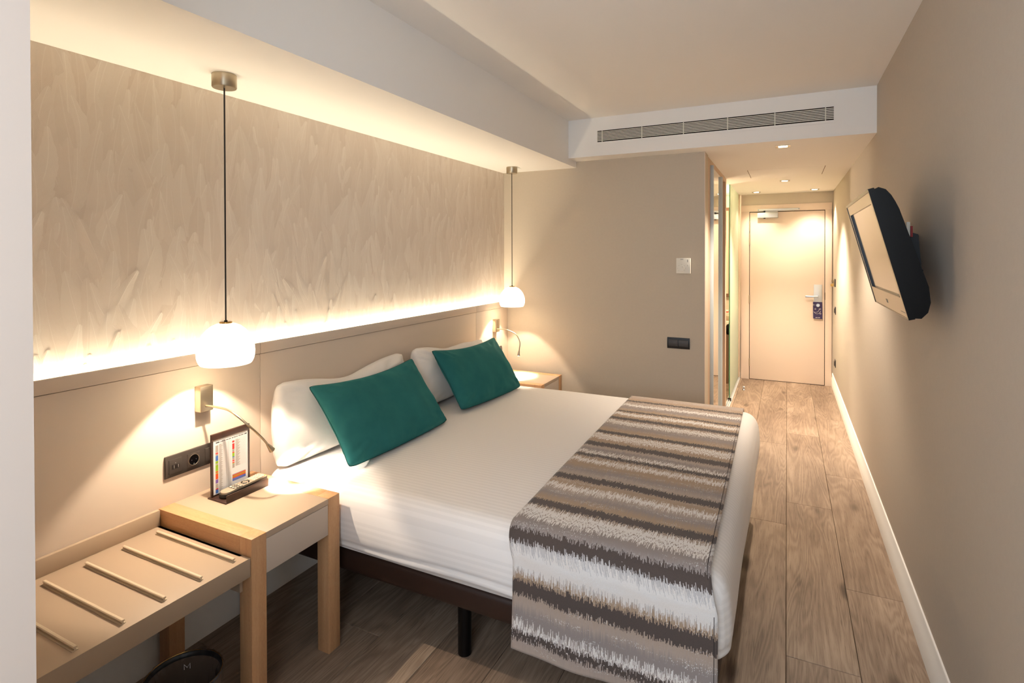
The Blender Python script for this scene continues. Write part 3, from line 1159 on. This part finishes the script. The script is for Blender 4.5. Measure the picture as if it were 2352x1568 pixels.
# ------------------------------------------------------------------ channel card stand and remote
cs = thing('channel_card_stand', 'brown leather card holder with the television channel list', 'card stand', (-1.92, 1.45, .5962))
ZT = .5964
obj('back_board', nbox(-1.963, -1.957, 1.362, 1.529, ZT + .004, .841, bev=.0015), M['menu_leather'], cs)
obj('base', nbox(-1.972, -1.866, 1.357, 1.545, ZT, ZT + .005, bev=.001), M['menu_leather'], cs)
obj('front_lip', nbox(-1.872, -1.866, 1.362, 1.545, ZT + .004, ZT + .030, bev=.001), M['menu_leather'], cs)
obj('top_flap', nbox(-1.9575, -1.9545, 1.362, 1.529, .816, .8405, bev=.0008), M['menu_leather'], cs)
for y0, y1 in ((1.362, 1.370), (1.5215, 1.529)):
    obj('side_rim', nbox(-1.9575, -1.955, y0, y1, ZT + .005, .816), M['menu_leather'], cs)
bm = bmesh.new()
for k in range(44):
    box(bm, -1.9546, -1.9542, 1.363 + .0038 * k, 1.3652 + .0038 * k, .8175, .8182)
obj('stitching', bm, M['stitch'], cs)
pp = obj('paper_list', nbox(-1.9568, -1.9562, 1.3705, 1.521, ZT + .012, .8155), M['paper'], cs)
PXF = -1.9559


def ink(name, m, rects):
    bm = bmesh.new()
    H0, H1 = ZT + .012, .8155
    for y0, y1, z0, z1 in rects:     # fractions of the sheet, z from the top
        a, b = 1.3705 + y0 * .1505, 1.3705 + y1 * .1505
        c, d = H1 - z1 * (H1 - H0), H1 - z0 * (H1 - H0)
        vs = [bm.verts.new(p) for p in ((PXF, a, c), (PXF, b, c), (PXF, b, d), (PXF, a, d))]
        bm.faces.new(vs)
    obj(name, bm, M[m], pp, smooth_angle=0)['kind'] = 'stuff'


ink('header_print', 'ink_black', [(.07, .17, .04, .06), (.90, .97, .04, .06)] + [(.19 + .024 * k, .19 + .024 * k + .014 + .005 * (k % 3), .043, .058) for k in range(29) if k not in (6, 13, 21)])
L0, L1, R0, R1 = .06, .135, .535, .60
ink('red_print', 'ink_red', [(L0, L1, .235, .258), (R0, R1, .11, .145), (R0, R1, .165, .275), (R0, R1, .325, .345), (R0, R1, .48, .505), (R0, R1, .518, .538), (L0, L1, .895, .915), (.535, .93, .765, .785)])
ink('blue_print', 'ink_blue', [(L0, L1, .29, .385), (L0, L1, .915, .985), (R0, R1, .415, .43), (.535, .93, .83, .85), (.535, .93, .865, .88)])
ink('green_print', 'ink_green', [(L0, L1, .39, .435), (L0, L1, .46, .575), (R0, R1, .345, .415), (L0, L1, .605, .62), (.535, .93, .785, .80), (R0, R1, .54, .552)])
ink('orange_print', 'ink_orange', [(L0, L1, .578, .603), (L0, L1, .622, .725), (.535, .93, .80, .83)])
ink('violet_print', 'ink_violet', [(L0, L1, .73, .80), (.535, .93, .85, .865)])
ink('grey_print', 'ink_grey', [(L0, L1, .10, .23), (L0, L1, .262, .285), (L0, L1, .44, .456), (L0, L1, .81, .89), (R0, R1, .28, .32), (R0, R1, .432, .475), (R0, R1, .555, .63), (.535, .93, .75, .765)])
ink('row_print', 'ink_line', [(.15, .50, .09 + .0155 * k, .0925 + .0155 * k) for k in range(58)] + [(.62, .94, .10 + .0155 * k, .1025 + .0155 * k) for k in range(34)] + [(q, q + .006, .09, .97) for q in (.36, .42)])
ink('word_print', 'ink_grey', [(.16, .16 + .06 + .05 * ((k * 7) % 5) / 5, .0945 + .0155 * k, .1015 + .0155 * k) for k in range(57)] + [(.63, .63 + .07 + .08 * ((k * 5) % 7) / 7, .1045 + .0155 * k, .1115 + .0155 * k) for k in range(33)])

rm = thing('remote_control', 'silver and black remote control lying in the card holder', 'remote control', (-1.91, 1.46, ZT + .006))


def remote_shape(x0, x1, z0, z1, y0, y1, bev):
    bm = bmesh.new()
    pts = []
    n = 10
    cx_, w_ = (x0 + x1) / 2, (x1 - x0) / 2
    for k in range(n + 1):
        a = PI * k / n
        pts.append((cx_ - w_ * math.cos(a), y0 + .02 - .02 * math.sin(a)))
    pts += [(x1, y1 - .004), (x1 - .004, y1), (x0 + .004, y1), (x0, y1 - .004)]
    prism(bm, pts, 'z', z0, z1)
    return bm


TILT = 0.035


def tilt(bm):
    for vtx in bm.verts:
        vtx.co.z += (vtx.co.y - 1.46) * TILT
    return bm


Z0 = ZT + .012
obj('underside', tilt(remote_shape(-1.941, -1.893, Z0, Z0 + .012, 1.372, 1.565, .002)), M['remote_dark'], rm)
obj('top_face', tilt(remote_shape(-1.939, -1.895, Z0 + .012, Z0 + .018, 1.376, 1.563, .002)), M['remote'], rm)
bm = bmesh.new()
for r_ in range(3):
    for c_ in range(3):
        xx, yy = -1.931 + .0135 * c_, 1.425 + .011 * r_
        box(bm, xx - .0045, xx + .0045, yy - .0035, yy + .0035, Z0 + .0175, Z0 + .0205, bev=.001, seg=1)
obj('number_keys', tilt(bm), M['key_cream'], rm)
bm = bmesh.new()
for r_ in range(5):
    for c_ in range(4):
        xx, yy = -1.933 + .0105 * c_, 1.508 + .0105 * r_
        box(bm, xx - .0036, xx + .0036, yy - .0034, yy + .0034, Z0 + .0175, Z0 + .0205, bev=.001, seg=1)
obj('function_keys', tilt(bm), M['key_cream'], rm)
bm = bmesh.new()
box(bm, -1.937, -1.897, 1.419, 1.453, Z0 + .0175, Z0 + .0183)
obj('key_field', tilt(bm), M['remote_dark'], rm)
bm = bmesh.new()
for k in range(4):
    a0 = PI / 4 + k * PI / 2
    ring = [Vector((-1.917 + .0135 * math.cos(a0 + q), 1.478 + .0135 * math.sin(a0 + q), Z0 + .0188)) for q in [-.55 + .11 * i for i in range(11)]]
    tube(bm, ring, .0028, 6)
obj('navigation_ring', tilt(bm), M['remote_dark'], rm)
obj('yellow_key', tilt(nbox(-1.9, -1.8965, 1.553, 1.557, Z0 + .0175, Z0 + .0205)), M['ink_yellow'], rm)

# ------------------------------------------------------------------ waste bin
bn = thing('waste_bin', 'black waste bin with a clear liner under the luggage bench', 'waste bin', (-1.613, 1.03, 0))
bm = bmesh.new()
lathe(bm, [(.0, .004), (.080, .004), (.084, .01), (.103, .262), (.106, .268), (.1035, .271), (.1005, .268), (.098, .258), (.081, .014), (0, .014)], -1.613, 1.03, 56)
for f in bm.faces:
    c = f.calc_center_median()
    f.material_index = 1 if math.hypot(c.x + 1.613, c.y - 1.03) > .0785 + (c.z) * .078 and c.z < .262 else 0
obj('body', bm, [M['bin'], M['bin_out']], bn, smooth_angle=50)
bm = bmesh.new()
n = 72
rings = []
for j in range(15):
    t = j / 14
    z_ = .215 - .19 * t if j > 3 else (.25, .266, .276, .245)[j]
    rb = (.110, .1085, .103, .0965)[j] if j < 4 else .094 - .030 * (t - .25)
    ring = []
    for k in range(n):
        a = 2 * PI * k / n
        q = noise.noise(Vector((math.cos(a) * 3.1, math.sin(a) * 3.1, z_ * 14))) * .018 + noise.noise(Vector((math.cos(a) * 9, math.sin(a) * 9, z_ * 5))) * .010
        if j < 3:
            q = abs(q) * .45
        else:
            q = -abs(q) * 1.5
        ring.append(bm.verts.new((-1.613 + (rb + q) * math.cos(a), 1.03 + (rb + q) * math.sin(a), z_ + (.002 * noise.noise(Vector((a * 3, 0, 0))) if j < 3 else 0))))
    rings.append(ring)
for a, b in zip(rings, rings[1:]):
    for k in range(n):
        bm.faces.new((a[k], a[(k + 1) % n], b[(k + 1) % n], b[k]))
bm.faces.new(rings[-1])
bmesh.ops.recalc_face_normals(bm, faces=bm.faces)
obj('liner', bm, M['liner'], bn, smooth_angle=18)
bm = bmesh.new()
tube(bm, [(-1.613 + .104 * math.cos(2 * PI * k / 64), 1.03 + .104 * math.sin(2 * PI * k / 64), .2735) for k in range(64)], .0012, 6, closed=True)
obj('rim', bm, M['brass'], bn)


bm = bmesh.new()
th0 = math.atan2(1.094 - 1.03, -1.692 + 1.613)
ex = Vector((math.sin(th0), -math.cos(th0), 0)) * .008
ez = Vector((0, 0, .008))
c0 = Vector((-1.613 + .088 * math.cos(th0), 1.03 + .088 * math.sin(th0), .236))
tube(bm, [c0 - ex - ez, c0 - ex + ez, c0 - ez * .4, c0 + ex + ez, c0 + ex - ez], .0011, 6)
obj('letter_mark', bm, M['card_print'], bn)

# ------------------------------------------------------------------ wall controls on the far wall
th = thing('thermostat', 'small white thermostat with a round dial on the far bedroom wall', 'thermostat', (-.654, YF, 1.386))
obj('body', nbox(-.703, -.606, YF - .028, YF - .0003, 1.386, 1.494, bev=.002), M['white_plastic'], th)
obj('dial', ncyl((-.665, YF - .036, 1.422), (-.665, YF - .027, 1.422), .0195, .021, n=32), M['white_plastic'], th)
obj('dial_mark', ncyl((-.660, YF - .0366, 1.432), (-.660, YF - .0358, 1.432), .0018, n=10), M['grey_mark'], th)
bm = boxes((-.675, -.654, YF - .0286, YF - .0278, 1.484, 1.4875))
for k in range(7):
    a = -.7 + k * (PI + 1.4) / 6
    xx, zz = -.665 + .027 * math.cos(a), 1.422 + .027 * math.sin(a)
    box(bm, xx - .0012, xx + .0012, YF - .0286, YF - .0278, zz - .0012, zz + .0012)
obj('scale_print', bm, M['grey_mark'], th)['kind'] = 'stuff'
obj('slider', nbox(-.628, -.620, YF - .031, YF - .027, 1.436, 1.455, bev=.001), M['white_plastic'], th)
obj('slider_slot', boxes((-.627, -.6225, YF - .0286, YF - .0278, 1.466, 1.484), (-.626, -.623, YF - .0316, YF - .0308, 1.441, 1.446)), M['grey_mark'], th)['kind'] = 'stuff'
sw = thing('light_switch', 'anthracite double rocker switch low on the far bedroom wall', 'light switch', (-.692, YF, .85))
bm = bmesh.new()
prism(bm, [(YF - .0003, .848), (YF - .0003, .927), (YF - .006, .926), (YF - .010, .905), (YF - .010, .870), (YF - .006, .849)], 'x', -.769, -.614)
obj('frame', bm, M['switch_dark'], sw)
for a, b in ((-.760, -.695), (-.689, -.624)):
    bm = bmesh.new()
    prism(bm, [(YF - .007, .864), (YF - .007, .912), (YF - .0115, .911), (YF - .0155, .900), (YF - .0125, .866)], 'x', a, b)
    obj('rocker', bm, M['switch'], sw)

# ------------------------------------------------------------------ air grille
ag = thing('air_grille', 'long white slatted air conditioning grille in the bulkhead', 'grille', (-.49, YC, 2.32))
gx0, gx1, gz0, gz1 = -1.236, .252, 2.336, 2.417
yg = YC - .004
obj('frame', boxes((-1.252, gx0, yg, YC - .0003, 2.320, 2.433), (gx1, .268, yg, YC - .0003, 2.320, 2.433), (gx0, gx1, yg, YC - .0003, gz1, 2.433), (gx0, gx1, yg, YC - .0003, 2.320, gz0)), M['white_paint'], ag)
obj('duct_shade', nbox(gx0, gx1, YC - .0012, YC - .0004, gz0, gz1), M['dark_gap'], ag)  # flat dark sheet standing in for the shade behind the slats
NS_ = 7
for k in range(NS_):
    zz = gz0 + (gz1 - gz0) * (k + 1) / (NS_ + 1)
    bm = bmesh.new()
    prism(bm, [(YC - .0055, zz - .0028), (YC - .0055, zz + .0028), (YC - .0010, zz + .0036), (YC - .0010, zz - .0018)], 'x', gx0, gx1)
    obj('slat', bm, M['white_plastic'], ag)
for xx in (-1.200, -.913, -.631, -.351, -.071, .208):
    obj('mullion', nbox(xx - .0025, xx + .0025, YC - .0050, YC - .001, gz0, gz1), M['white_plastic'], ag)

# ------------------------------------------------------------------ downlights, hatch
for (x, y), lab in zip(DOWN, ('square recessed downlight nearest the bedroom in the corridor ceiling', 'square recessed downlight just beyond the ceiling hatch', 'square recessed downlight above the door closer', 'square recessed downlight above the door handle side')):
    t = thing('downlight', lab, 'downlight', (x, y, ZK - .004), 'corridor downlights')
    h = .044
    bm = bmesh.new()
    for a in ((x - h, x + h, y - h, y - .028), (x - h, x + h, y + .028, y + h), (x - h, x - .028, y - .028, y + .028), (x + .028, x + h, y - .028, y + .028)):
        box(bm, *a, ZK - .004, ZK - .0002)
    obj('frame', bm, M['nickel'], t)
    obj('bulb', ncyl((x, y, ZK - .0008), (x, y, ZK - .0022), .0265, n=28), M['bulb'], t)
ah = thing('ceiling_hatch', 'flush white access hatch in the corridor ceiling', 'access hatch', (-.015, 5.41, ZK - .0012))
obj('panel', nbox(-.304, .275, 5.142, 5.680, ZK - .0012, ZK - .0002), M['white_paint'], ah)
for a in (-.3075, .2745):
    obj('joint', nbox(a, a + .004, 5.14, 5.682, ZK - .0016, ZK - .0002), M['seam'], ah)

# ------------------------------------------------------------------ entrance door
dr = struct('door_1', nbox(-.404, .386, YD - .012, YD - .002, .006, 2.018, bev=.001), M['door'], None, at=(-.01, YD, 0), label='plain beige entrance door at the end of the corridor')
obj('gap', boxes((-.410, -.404, YD - .0035, YD - .0006, 0, 2.024), (.386, .392, YD - .0035, YD - .0006, 0, 2.024), (-.410, .392, YD - .0035, YD - .0006, 2.018, 2.026), (-.404, .386, YD - .0035, YD - .0006, 0, .006)), M['dark_gap'], dr)
for a in ((-.503, -.410, 0, 2.026), (.392, .4595, 0, 2.026)):
    obj('door_frame', nbox(a[0], a[1], YD - .020, YD - .0005, a[2], a[3], bev=.002), M['door'], dr)
obj('door_frame', nbox(-.503, .4595, YD - .020, YD - .0005, 2.026, 2.106, bev=.002), M['door'], dr)
for z0, z1 in ((1.80, 1.915), (1.63, 1.77), (.925, 1.02), (.16, .25)):
    bm = ncyl((-.407, YD - .022, z0), (-.407, YD - .022, z1), .006, n=12)
    cyl(bm, (-.407, YD - .022, (z0 + z1) / 2 - .001), (-.407, YD - .022, (z0 + z1) / 2 + .001), .0068, n=12)
    obj('hinge', bm, M['nickel'], dr)
lp = obj('lock_plate', nbox(.277, .362, YD - .030, YD - .0125, .905, 1.163, bev=.003), M['alu'], dr)
bm = ncyl((.318, YD - .030, 1.026), (.318, YD - .062, 1.026), .012, n=20)
box(bm, .190, .326, YD - .070, YD - .056, 1.015, 1.036, bev=.005, seg=3)
obj('lever', bm, M['steel'], lp)
obj('thumb_turn', ncyl((.320, YD - .030, .927), (.320, YD - .052, .927), .020, .018, n=24), M['steel'], lp)
obj('latch', nbox(.391, .3945, YD - .0205, YD - .012, .99, 1.075), M['brown'], dr)
dc = thing('door_closer', 'silver door closer with a slide rail at the top of the entrance door', 'door closer', (-.2, YD - .05, 1.94))
obj('housing', nbox(-.320, -.096, YD - .062, YD - .0125, 1.948, 2.010, bev=.004), M['alu'], dc)
obj('slide_rail', nbox(-.318, .131, YD - .042, YD - .0205, 2.030, 2.056, bev=.002), M['alu'], dc)
obj('spindle', ncyl((-.243, YD - .036, 1.938), (-.243, YD - .036, 2.034), .011, n=16), M['black_matt'], dc)
obj('arm', nbox(-.252, -.10, YD - .042, YD - .030, 2.014, 2.024, bev=.002), M['alu'], dc)
for a in (-.314, .119):
    obj('screw', nbox(a, a + .007, YD - .0428, YD - .0418, 2.040, 2.047), M['black_matt'], dc)
# door hanger with crescent moon and stars
dh = thing('door_hanger', 'dark plum door hanger with a moon and stars under the handle', 'door hanger', (.319, YD - .034, .77))
bm = bmesh.new()
yt = YD - .0345
prism(bm, [(.272, .772), (.366, .768), (.363, .964), (.270, .964), (.270, .934), (.304, .931), (.304, .925), (.270, .926)], 'y', yt, yt + .0012)
obj('card', bm, M['plum'], dh)
yp = yt - .0006
bm = bmesh.new()
mc, mr = (.312, .862), .034
outer = [Vector((mc[0] + mr * math.cos(a), yp, mc[1] + mr * math.sin(a))) for a in [math.radians(200 + 9.5 * k) for k in range(18)]]
inner = [Vector((mc[0] - .016 + .036 * math.cos(a), yp, mc[1] + .018 + .036 * math.sin(a))) for a in [math.radians(236 + 8.2 * k) for k in range(18)]]
tube(bm, outer, .0013, 6)
tube(bm, inner, .0013, 6)
obj('moon_print', bm, M['card_print'], dh)
for sx_, sz_, sr in ((.293, .882, .009), (.343, .884, .008), (.345, .830, .0095)):
    bm = bmesh.new()
    pts = [(sx_ + sr * (1 if k % 2 == 0 else .5) * math.sin(2 * PI * k / 10), yp, sz_ + sr * (1 if k % 2 == 0 else .5) * math.cos(2 * PI * k / 10)) for k in range(10)]
    tube(bm, pts, .0012, 6, closed=True)
    obj('star_print', bm, M['card_print'], dh)
bm = bmesh.new()
for k in range(11):
    if k != 5:
        box(bm, .296 + .0042 * k, .2992 + .0042 * k, yp - .0001, yt, .781, .7865)
obj('word_print', bm, M['card_print'], dh)['kind'] = 'stuff'

# ------------------------------------------------------------------ right wall fittings near the door
kh = thing('key_hook', 'dark wall plate with hanging brass keys beside the entrance door', 'key hook', (XR, 6.95, 1.18))
obj('plate', nbox(XR - .010, XR - .0004, 6.90, 6.98, 1.160, 1.245, bev=.003), M['switch'], kh)
bm = bmesh.new()
tube(bm, [(XR - .026 + .009 * math.cos(2 * PI * k / 20), 6.94, 1.222 + .012 * math.sin(2 * PI * k / 20)) for k in range(20)], .0022, 6, closed=True)
obj('key_ring', bm, M['brass'], kh)
bm = ncyl((XR - .031, 6.935, 1.178), (XR - .031, 6.941, 1.178), .017, n=20)
box(bm, XR - .022, XR - .014, 6.944, 6.950, 1.165, 1.215, bev=.001)
obj('key', bm, M['brass'], kh)
for nm, lab, zz, cat in (('wall_switch', 'dark switch plate at waist height on the right wall near the door', .905, 'light switch'), ('wall_socket', 'dark socket plate low on the right wall near the door', .335, 'socket')):
    t = thing(nm, lab, cat, (XR, 6.9, zz - .042))
    bm = bmesh.new()
    prism(bm, [(XR - .0004, zz - .042), (XR - .0004, zz + .042), (XR - .005, zz + .040), (XR - .011, zz + .02), (XR - .011, zz - .02), (XR - .005, zz - .040)], 'y', 6.85, 6.935)
    obj('frame', bm, M['switch'], t)
    obj('rocker', nbox(XR - .014, XR - .010, 6.865, 6.920, zz - .022, zz + .022, bev=.001), M['switch_dark'], t)
ds = thing('door_stop', 'small chrome door stop standing on the corridor floor', 'door stop', (-.428, 6.66, 0))
bm = bmesh.new()
lathe(bm, [(0, 0), (.013, 0), (.013, .008), (.009, .012), (.009, .026), (.015, .029), (.015, .040), (.012, .043), (0, .043)], -.428, 6.66, 24)
obj('post', bm, M['steel'], ds)

# ------------------------------------------------------------------ wardrobe with sliding mirror door
wr = thing('wardrobe', 'built in wardrobe with a sliding mirror door beside the corridor', 'wardrobe', (-.8, 4.9, 0))
XF = -.520
obj('side_stile', nbox(-1.1, XF, 4.222, 4.404, 0, ZK - .001, bev=.001), M['tan_panel'], wr)
obj('header', nbox(-1.1, XF, 4.404, 5.54, 2.196, ZK - .001), M['tan_panel'], wr)
obj('end_panel', nbox(-1.1, XF, 5.54, 5.635, 0, ZK - .001, bev=.001), M['tan_panel'], wr)
obj('back_panel', nbox(-1.1, -1.09, 4.405, 5.539, 0, 2.195), M['brown'], wr)
md_ = obj('mirror_door', nbox(XF - .014, XF + .0005, 4.420, 5.117, .012, 2.194), M['mirror'], wr)
for yy, xo in ((4.407, .024), (5.118, .018)):
    obj('door_profile', nbox(XF - .014, XF + xo, yy, yy + .012, .012, 2.192, bev=.0008), M['profile'], md_)
obj('inner_door', nbox(XF - .052, XF - .036, 5.05, 5.539, .012, 2.195), M['brown'], wr)
obj('floor_track', nbox(XF - .06, XF - .001, 4.405, 5.539, .0005, .010), M['alu'], wr)

# ------------------------------------------------------------------ frosted glass screen
gs = thing('glass_screen', 'pale green frosted glass screen of the bathroom along the corridor', 'glass screen', (-.53, 6.6, 0))
obj('pane', nbox(-.534, -.526, 6.112, 7.195, .030, 2.236), M['frost'], gs)
obj('pane_edge', nbox(-.5345, -.5255, 6.098, 6.112, .030, 2.236), M['glass_edge'], gs)
obj('floor_rail', boxes((-.556, -.508, 5.79, 7.25, .0005, .006), (-.540, -.536, 5.79, 7.25, .006, .026), (-.524, -.520, 5.79, 7.25, .006, .026)), M['alu'], gs)
obj('wall_profile', nbox(-.545, -.512, 7.196, 7.248, .03, 2.236, bev=.001), M['tan_panel'], gs)
obj('rail_stop', nbox(-.545, -.512, 6.07, 6.105, .006, .032), M['dark_gap'], gs)

# ------------------------------------------------------------------ bathroom glimpsed beyond the glass
vn = thing('vanity_counter', 'pale bathroom counter glimpsed between wardrobe and glass', 'counter', (-.85, 7.1, 0))
obj('top', nbox(-1.7, -.60, 6.85, 7.295, .745, .80, bev=.003), M['laminate_top'], vn)
obj('support', nbox(-1.66, -1.10, 6.9, 7.28, 0, .745), M['tan_panel'], vn)
obj('support', nbox(-.655, -.615, 6.9, 7.28, 0, .745), M['brown'], vn)
bmr = thing('bathroom_mirror', 'dark framed bathroom mirror above the counter', 'mirror', (-.95, YD - .02, 1.0))
obj('frame', nbox(-1.6, -.605, YD - .028, YD - .0005, .99, 2.09, bev=.003), M['brown'], bmr)
obj('glass', nbox(-1.56, -.645, YD - .030, YD - .0275, 1.03, 2.05), M['mirror'], bmr)
tg = thing('soap_box', 'small white and red box on the bathroom counter', 'box', (-.645, 7.05, .801))
obj('box', nbox(-.672, -.625, 7.02, 7.08, .8005, .850, bev=.003), M['white_plastic'], tg)
obj('band', nbox(-.6725, -.6245, 7.0195, 7.0805, .822, .836), M['ink_red'], tg)
hd = thing('hair_dryer', 'black hair dryer hanging at the end of the bathroom counter', 'hair dryer', (-.60, 6.82, .62))
bm = bmesh.new()
lathe(bm, [(0, .585), (.020, .590), (.034, .62), (.036, .66), (.028, .70), (.012, .725), (0, .728)], -.603, 6.82, 24)
obj('body', bm, M['black'], hd)
obj('bracket', nbox(-.635, -.600, 6.80, 6.848, .69, .744, bev=.002), M['white_plastic'], hd)

# ------------------------------------------------------------------ television
tv = thing('television', 'black flat television tilted down on the right wall', 'television', (.43, 2.53, 1.52))
Y0, Y1 = 2.154, 2.912
A, B = Vector((.240, 0, 1.738)), Vector((.3525, 0, 1.312))      # front face, top and bottom (near side)
dn = (B - A).normalized()
nm = Vector((dn.z, 0, -dn.x))       # towards the room, downwards
if nm.x > 0:
    nm = -nm


def fp(s, d=0.0):
    """point on the tv section: s along the front face from the top, d out of the face"""
    return A + dn * s + nm * d


Lf = (B - A).length
prof = [fp(.004, -.012), fp(Lf - .003, -.012), Vector((.385, 0, 1.318)), Vector((.402, 0, 1.338)), Vector((.409, 0, 1.37)), Vector((.404, 0, 1.42)), Vector((.325, 0, 1.672)), Vector((.314, 0, 1.697)), Vector((.303, 0, 1.718)), Vector((.288, 0, 1.737)), Vector((.268, 0, 1.745))]
bm = bmesh.new()
prism(bm, [(p.x, p.z) for p in prof], 'y', Y0 + .006, Y1 - .006)
obj('back_shell', bm, M['black'], tv, smooth_angle=30)


def slab(bm, s0, s1, y0, y1, d0, d1, bev=0.0):
    c = [fp(s0, d0), fp(s1, d0), fp(s1, d1), fp(s0, d1)]
    prism(bm, [(p.x, p.z) for p in c], 'y', y0, y1)


bm = bmesh.new()
slab(bm, 0, Lf, Y0, Y0 + .010, -.016, .002)
slab(bm, 0, Lf, Y1 - .010, Y1, -.016, .002)
slab(bm, -.002, .008, Y0 + .010, Y1 - .010, -.016, .002)
slab(bm, Lf - .004, Lf, Y0 + .010, Y1 - .010, -.016, .001)
obj('side_frame', bm, M['black'], tv)
bm = bmesh.new()
SB = Lf - .072
slab(bm, .008, .046, Y0 + .010, Y1 - .010, -.012, 0)
slab(bm, .046, SB, Y0 + .010, Y0 + .044, -.012, 0)
slab(bm, .046, SB, Y1 - .044, Y1 - .010, -.012, 0)
slab(bm, SB, Lf - .004, Y0 + .010, Y1 - .010, -.012, 0)
obj('bezel', bm, M['bezel'], tv)
bm = bmesh.new()
slab(bm, .046, SB, Y0 + .044, Y1 - .044, -.012, -.006)
obj('screen', bm, M['screen'], tv)
bm = bmesh.new()
slab(bm, .046, SB, Y1 - .047, Y1 - .0438, -.012, .0003)
slab(bm, SB - .0025, SB + .0005, Y0 + .06, Y1 - .044, -.012, .0003)
obj('screen_edge', bm, M['black'], tv)
bm = bmesh.new()
slab(bm, SB + .030, SB + .044, 2.512, 2.548, 0, .0006)
for k in range(6):
    slab(bm, SB + .050, SB + .053, Y0 + .035 + .014 * k, Y0 + .043 + .014 * k, 0, .0005)
obj('badge', bm, M['grey_mark'], tv)['kind'] = 'stuff'
bk = thing('wall_bracket', 'black tilting wall bracket behind the television', 'bracket', (.45, 2.53, 1.45))
obj('wall_plate', nbox(.461, XR - .0004, 2.70, 2.93, 1.40, 1.60, bev=.002), M['black_matt'], bk)
for yy in (2.60, 2.84):
    bm = bmesh.new()
    prism(bm, [(.461, 1.43), (.461, 1.49), (.452, 1.60), (.352, 1.635), (.346, 1.627), (.4055, 1.44)], 'y', yy, yy + .02)
    obj('arm', bm, M['black_matt'], bk)
obj('cross_bar', nbox(.440, .461, 2.56, 2.93, 1.435, 1.465, bev=.002), M['black_matt'], bk)
obj('release_cord', nbox(.412, .424, 2.585, 2.60, 1.59, 1.648, bev=.002), M['white_plastic'], bk)
obj('tag', nbox(.425, .432, 2.585, 2.60, 1.59, 1.632), M['red'], bk)
